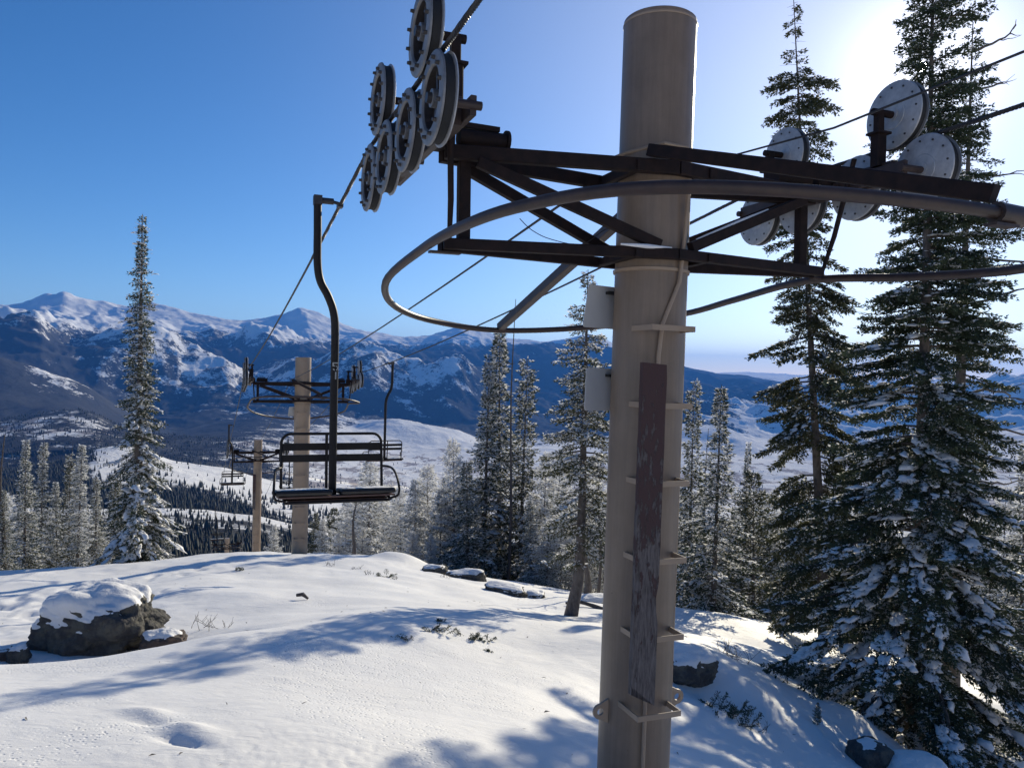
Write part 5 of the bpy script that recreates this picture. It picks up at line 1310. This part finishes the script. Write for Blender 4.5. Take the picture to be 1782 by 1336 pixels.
rock('rock', 'small reddish brown rock against the right foot of the big boulder', 285, 1112, 10.5, (0.28, 0.24, 0.17), 5, 0.3, 0.25, 0.04, 0.75, mat='rock_red')
rock('rock', 'small dark rock poking out of the snow left of the big boulder', 32, 1144, 10.0, (0.13, 0.12, 0.13), 8, 0.3, 0.3, 0.02, 0.7)
rock('rock', 'tiny reddish rock at the far left edge beside the big boulder', 6, 1135, 10.0, (0.09, 0.1, 0.07), 9, 0.3, 0.3, 0.02, 0.9, mat='rock_red', sub=4)
GR = None
rock('rock', 'dark rock on the snow edge, upper left one below the centre clump of firs', 757, 985, 24.3, (0.40, 0.3, 0.22), 11, 0.1, 0.52, 0.03, 0.7)
rock('rock', 'dark broad rock with a white cap on the snow edge left of the centre clump', 808, 992, 23.6, (0.62, 0.4, 0.27), 12, 0.1, 0.50, 0.035, 0.62)
rock('rock', 'flat slab of rock leaning on the snow edge before the centre clump', 878, 1027, 20.8, (0.60, 0.35, 0.17), 14, -0.5, 0.44, 0.03, 0.6)
rock('rock', 'low rock half covered by snow between the flat slab and the crooked fir', 930, 1036, 20.8, (0.28, 0.3, 0.12), 15, 0.1, 0.45, 0.03, 0.6)
rock('rock', 'long low snow-covered rock behind the trunk of the crooked fir', 1035, 1046, 21.0, (0.55, 0.3, 0.16), 16, 0.1, 0.42, 0.05, 0.4)
rock('rock', 'dark snow-capped rock right behind the lower part of the near tower', 1196, 1172, 10.3, (0.36, 0.30, 0.22), 18, 0.25, 0.22, 0.05, 0.52)
rock('rock', 'rounded dark rock under the lowest boughs of the huge fir', 1512, 1322, 9.4, (0.24, 0.24, 0.19), 21, 0.2, 0.3, 0.02, 0.9, rough=0.1)
rock('rock', 'low rock buried in snow at the bottom edge under the huge fir', 1592, 1345, 9.2, (0.30, 0.25, 0.16), 22, 0.2, 0.3, 0.10, -0.3, rough=0.1)

def on_snow(px, py, Y):
    b = at(px, py, Y); return (b[0], b[1], gz(b[0], b[1]))
# find the distance at which the snow surface shows at a pixel
def snow_hit(px, py):
    ys = np.linspace(4, 34, 400); P = np.array([at(px, py, y) for y in ys]); g = ground(P[:, 0], P[:, 1])
    k = np.where(P[:, 2] < g)[0]
    i = k[0] if len(k) else len(ys) - 1
    return (P[i, 0], P[i, 1], g[i])
def tuft(label, px, py, size, seed, dark=True, spread=1.0, group=None):
    """twigs of a buried shrub sticking out of the snow"""
    rs = np.random.RandomState(seed); p = snow_hit(px, py); T = Tree(seed); T.sn = []
    for k in range(9):
        pts = T.path((rs.normal(0, size * 0.5 * spread), rs.normal(0, size * 0.3), -0.02), rs.uniform(0, 6.28), rs.uniform(0.3, 1.3), size * rs.uniform(0.5, 1.1), 0.1, 0.2, 4, 0.2)
        if dark: T.foliate(pts, size, 0.004, 0.03, size * 0.35, 0.012, 0.035, 3, 0.2)
        else:
            T.wood.tube(list(pts), [0.005, 0.004, 0.003, 0.003, 0.002], 4, caps=False)
            for j in (2, 3): T.wood.tube(list(T.path(pts[j], rs.uniform(0, 6.28), 1.0, size * 0.4, 0, 0, 3, 0.2)), [0.003, 0.003, 0.002, 0.002], 3, caps=False)
    e = empty('shrub', p); tag(e, label, 'shrub', group)
    if dark:
        T.finish('shrub', M['needles'], 0.3); tag(link('foliage', T.m_fol, e), kind='stuff'); tag(link('twigs', T.m_wood, e), kind='stuff')
    else: tag(link('twigs', T.wood.mesh('shrub_twigs', M['dead_wood']), e), kind='stuff')
for i, (px, py, sz, dk, lb) in enumerate([
    (757, 1100, 0.16, True, 'dark shrub tip in the snow below the left end of the long tree shadow'),
    (818, 1112, 0.13, True, 'broad low shrub tips right of the dark shrub tip below the tree shadow'),
    (842, 1114, 0.11, True, 'small shrub tip at the right end of the broad low shrub tips'),
    (768, 1082, 0.07, True, 'pair of tiny shrub tips at the edge of the long tree shadow'),
    (668, 1003, 0.20, True, 'grey shrub on the upper snow left of the dark crest rocks'),
    (686, 1008, 0.14, False, 'bare twigs right of the grey shrub on the upper snow'),
    (415, 992, 0.14, True, 'little dark shrub alone on the crest under the second tower'),
    (575, 985, 0.18, False, 'bare twigs on the crest right of the second tower'),
    (620, 990, 0.16, False, 'bare twigs on the crest under the right side of the nearest chair'),
    (640, 1000, 0.16, False, 'sparse twigs left of the grey shrub on the upper snow'),
    (775, 1005, 0.16, False, 'thin twigs in the snow under the dark broad rock'),
    (700, 1113, 0.08, True, 'small dark clump alone left of the dark shrub tip'),
    (848, 1134, 0.05, True, 'tiny dark clump lowest in the open snow left of the near tower'),
    (1290, 1150, 0.34, False, 'bare branching twigs in the bright snow right of the near tower'),
    (1265, 1138, 0.25, False, 'thin bare twigs left of the larger branching twigs'),
    (1262, 1238, 0.26, True, 'dark evergreen sprig in the shadow right of the near tower'),
    (1284, 1258, 0.20, True, 'smaller dark sprig trailing below the evergreen sprig'),
    (1312, 1272, 0.16, False, 'dry twigs right below the dark sprigs in the tree shadow'),
    (360, 1095, 0.30, False, 'dry grass stems in the hollow right of the big boulder')]):
    tuft(lb, px, py, sz, 300 + i, dk)
# a seedling fir, a fallen limb and a stick
p = snow_hit(1422, 1262)
e = empty('fir_seedling', p); e.scale = (0.055, 0.055, 0.042); tag(e, 'tiny dark fir seedling in the blue shadow left of the huge fir', 'tree')
link('trunk', PN[2].m_trunk, e); tag(link('crown', PN[2].m_fol, e), kind='stuff')
p = np.array(snow_hit(1018, 1056)); mb = MB()
mb.tube(catmull([p + [-0.45, 0.2, 0.02], p + [-0.15, 0.05, 0.10], p + [0.1, 0, 0.06], p + [0.42, -0.15, 0.0]], False, 4), [0.03] * 5 + [0.045] * 4 + [0.05] * 4, 8)
mb.tube([p + [-0.1, 0, 0.08], p + [-0.25, -0.1, 0.22]], [0.02, 0.008], 6)
tag(mb.obj('fallen_branch', M['dead_wood']), 'broken dead branch lying in the snow right of the crooked fir trunk', 'branch')
p = np.array(snow_hit(527, 1044)); mb = MB()
mb.tube([p + [-0.12, 0, 0.08], p + [0.0, 0, 0.10], p + [0.10, 0, 0.02]], [0.03, 0.04, 0.02], 7)
tag(mb.obj('stump', M['dead_wood']), 'short dark stub of wood breaking the open snow below the second tower', 'stump')

# needles, bark flakes and twig bits blown over the snow
def litter():
    rs = np.random.RandomState(77); n = 420
    x = np.concatenate([rs.uniform(-11, 5, n), rs.normal(2.5, 2.2, n // 2)]); y = np.concatenate([rs.uniform(4.5, 25, n), rs.uniform(6, 19, n // 2)])
    z = ground(x, y) + 0.004; k = len(x); a = rs.uniform(0, 6.28, k); l = 0.010 + 0.035 * rs.rand(k) ** 3; w = l * rs.uniform(0.15, 0.5, k)
    dx = np.cos(a); dy = np.sin(a)
    V = np.stack([np.stack([x - dx * l, y - dy * l, z], 1), np.stack([x + dy * w, y - dx * w, z + w * 0.6], 1), np.stack([x + dx * l, y + dy * l, z + 0.004], 1)], 1).reshape(-1, 3)
    o = link('needle_litter', mesh_np('needle_litter', V, np.arange(len(V)).reshape(-1, 3), M['dead_wood'])); tag(o, kind='stuff')
litter()

# ------------------------------------------------------------------ haze: the cold blue air over the valley
def build_haze():
    mb = MB(); mb.box((0, 19400, 150.0), 80000, 54000, 2100.0)
    m = bpy.data.materials.new('valley_air'); m.use_nodes = True; t = m.node_tree; t.nodes.clear()
    vol = N(t, 'ShaderNodeVolumePrincipled'); vol.inputs['Color'].default_value = (0.075, 0.31, 1.0, 1)
    vol.inputs['Density'].default_value = 3.6e-5; vol.inputs['Anisotropy'].default_value = 0.2
    out = N(t, 'ShaderNodeOutputMaterial'); t.links.new(vol.outputs[0], out.inputs['Volume'])
    o = mb.obj('haze', m); tag(o, kind='stuff')
build_haze()
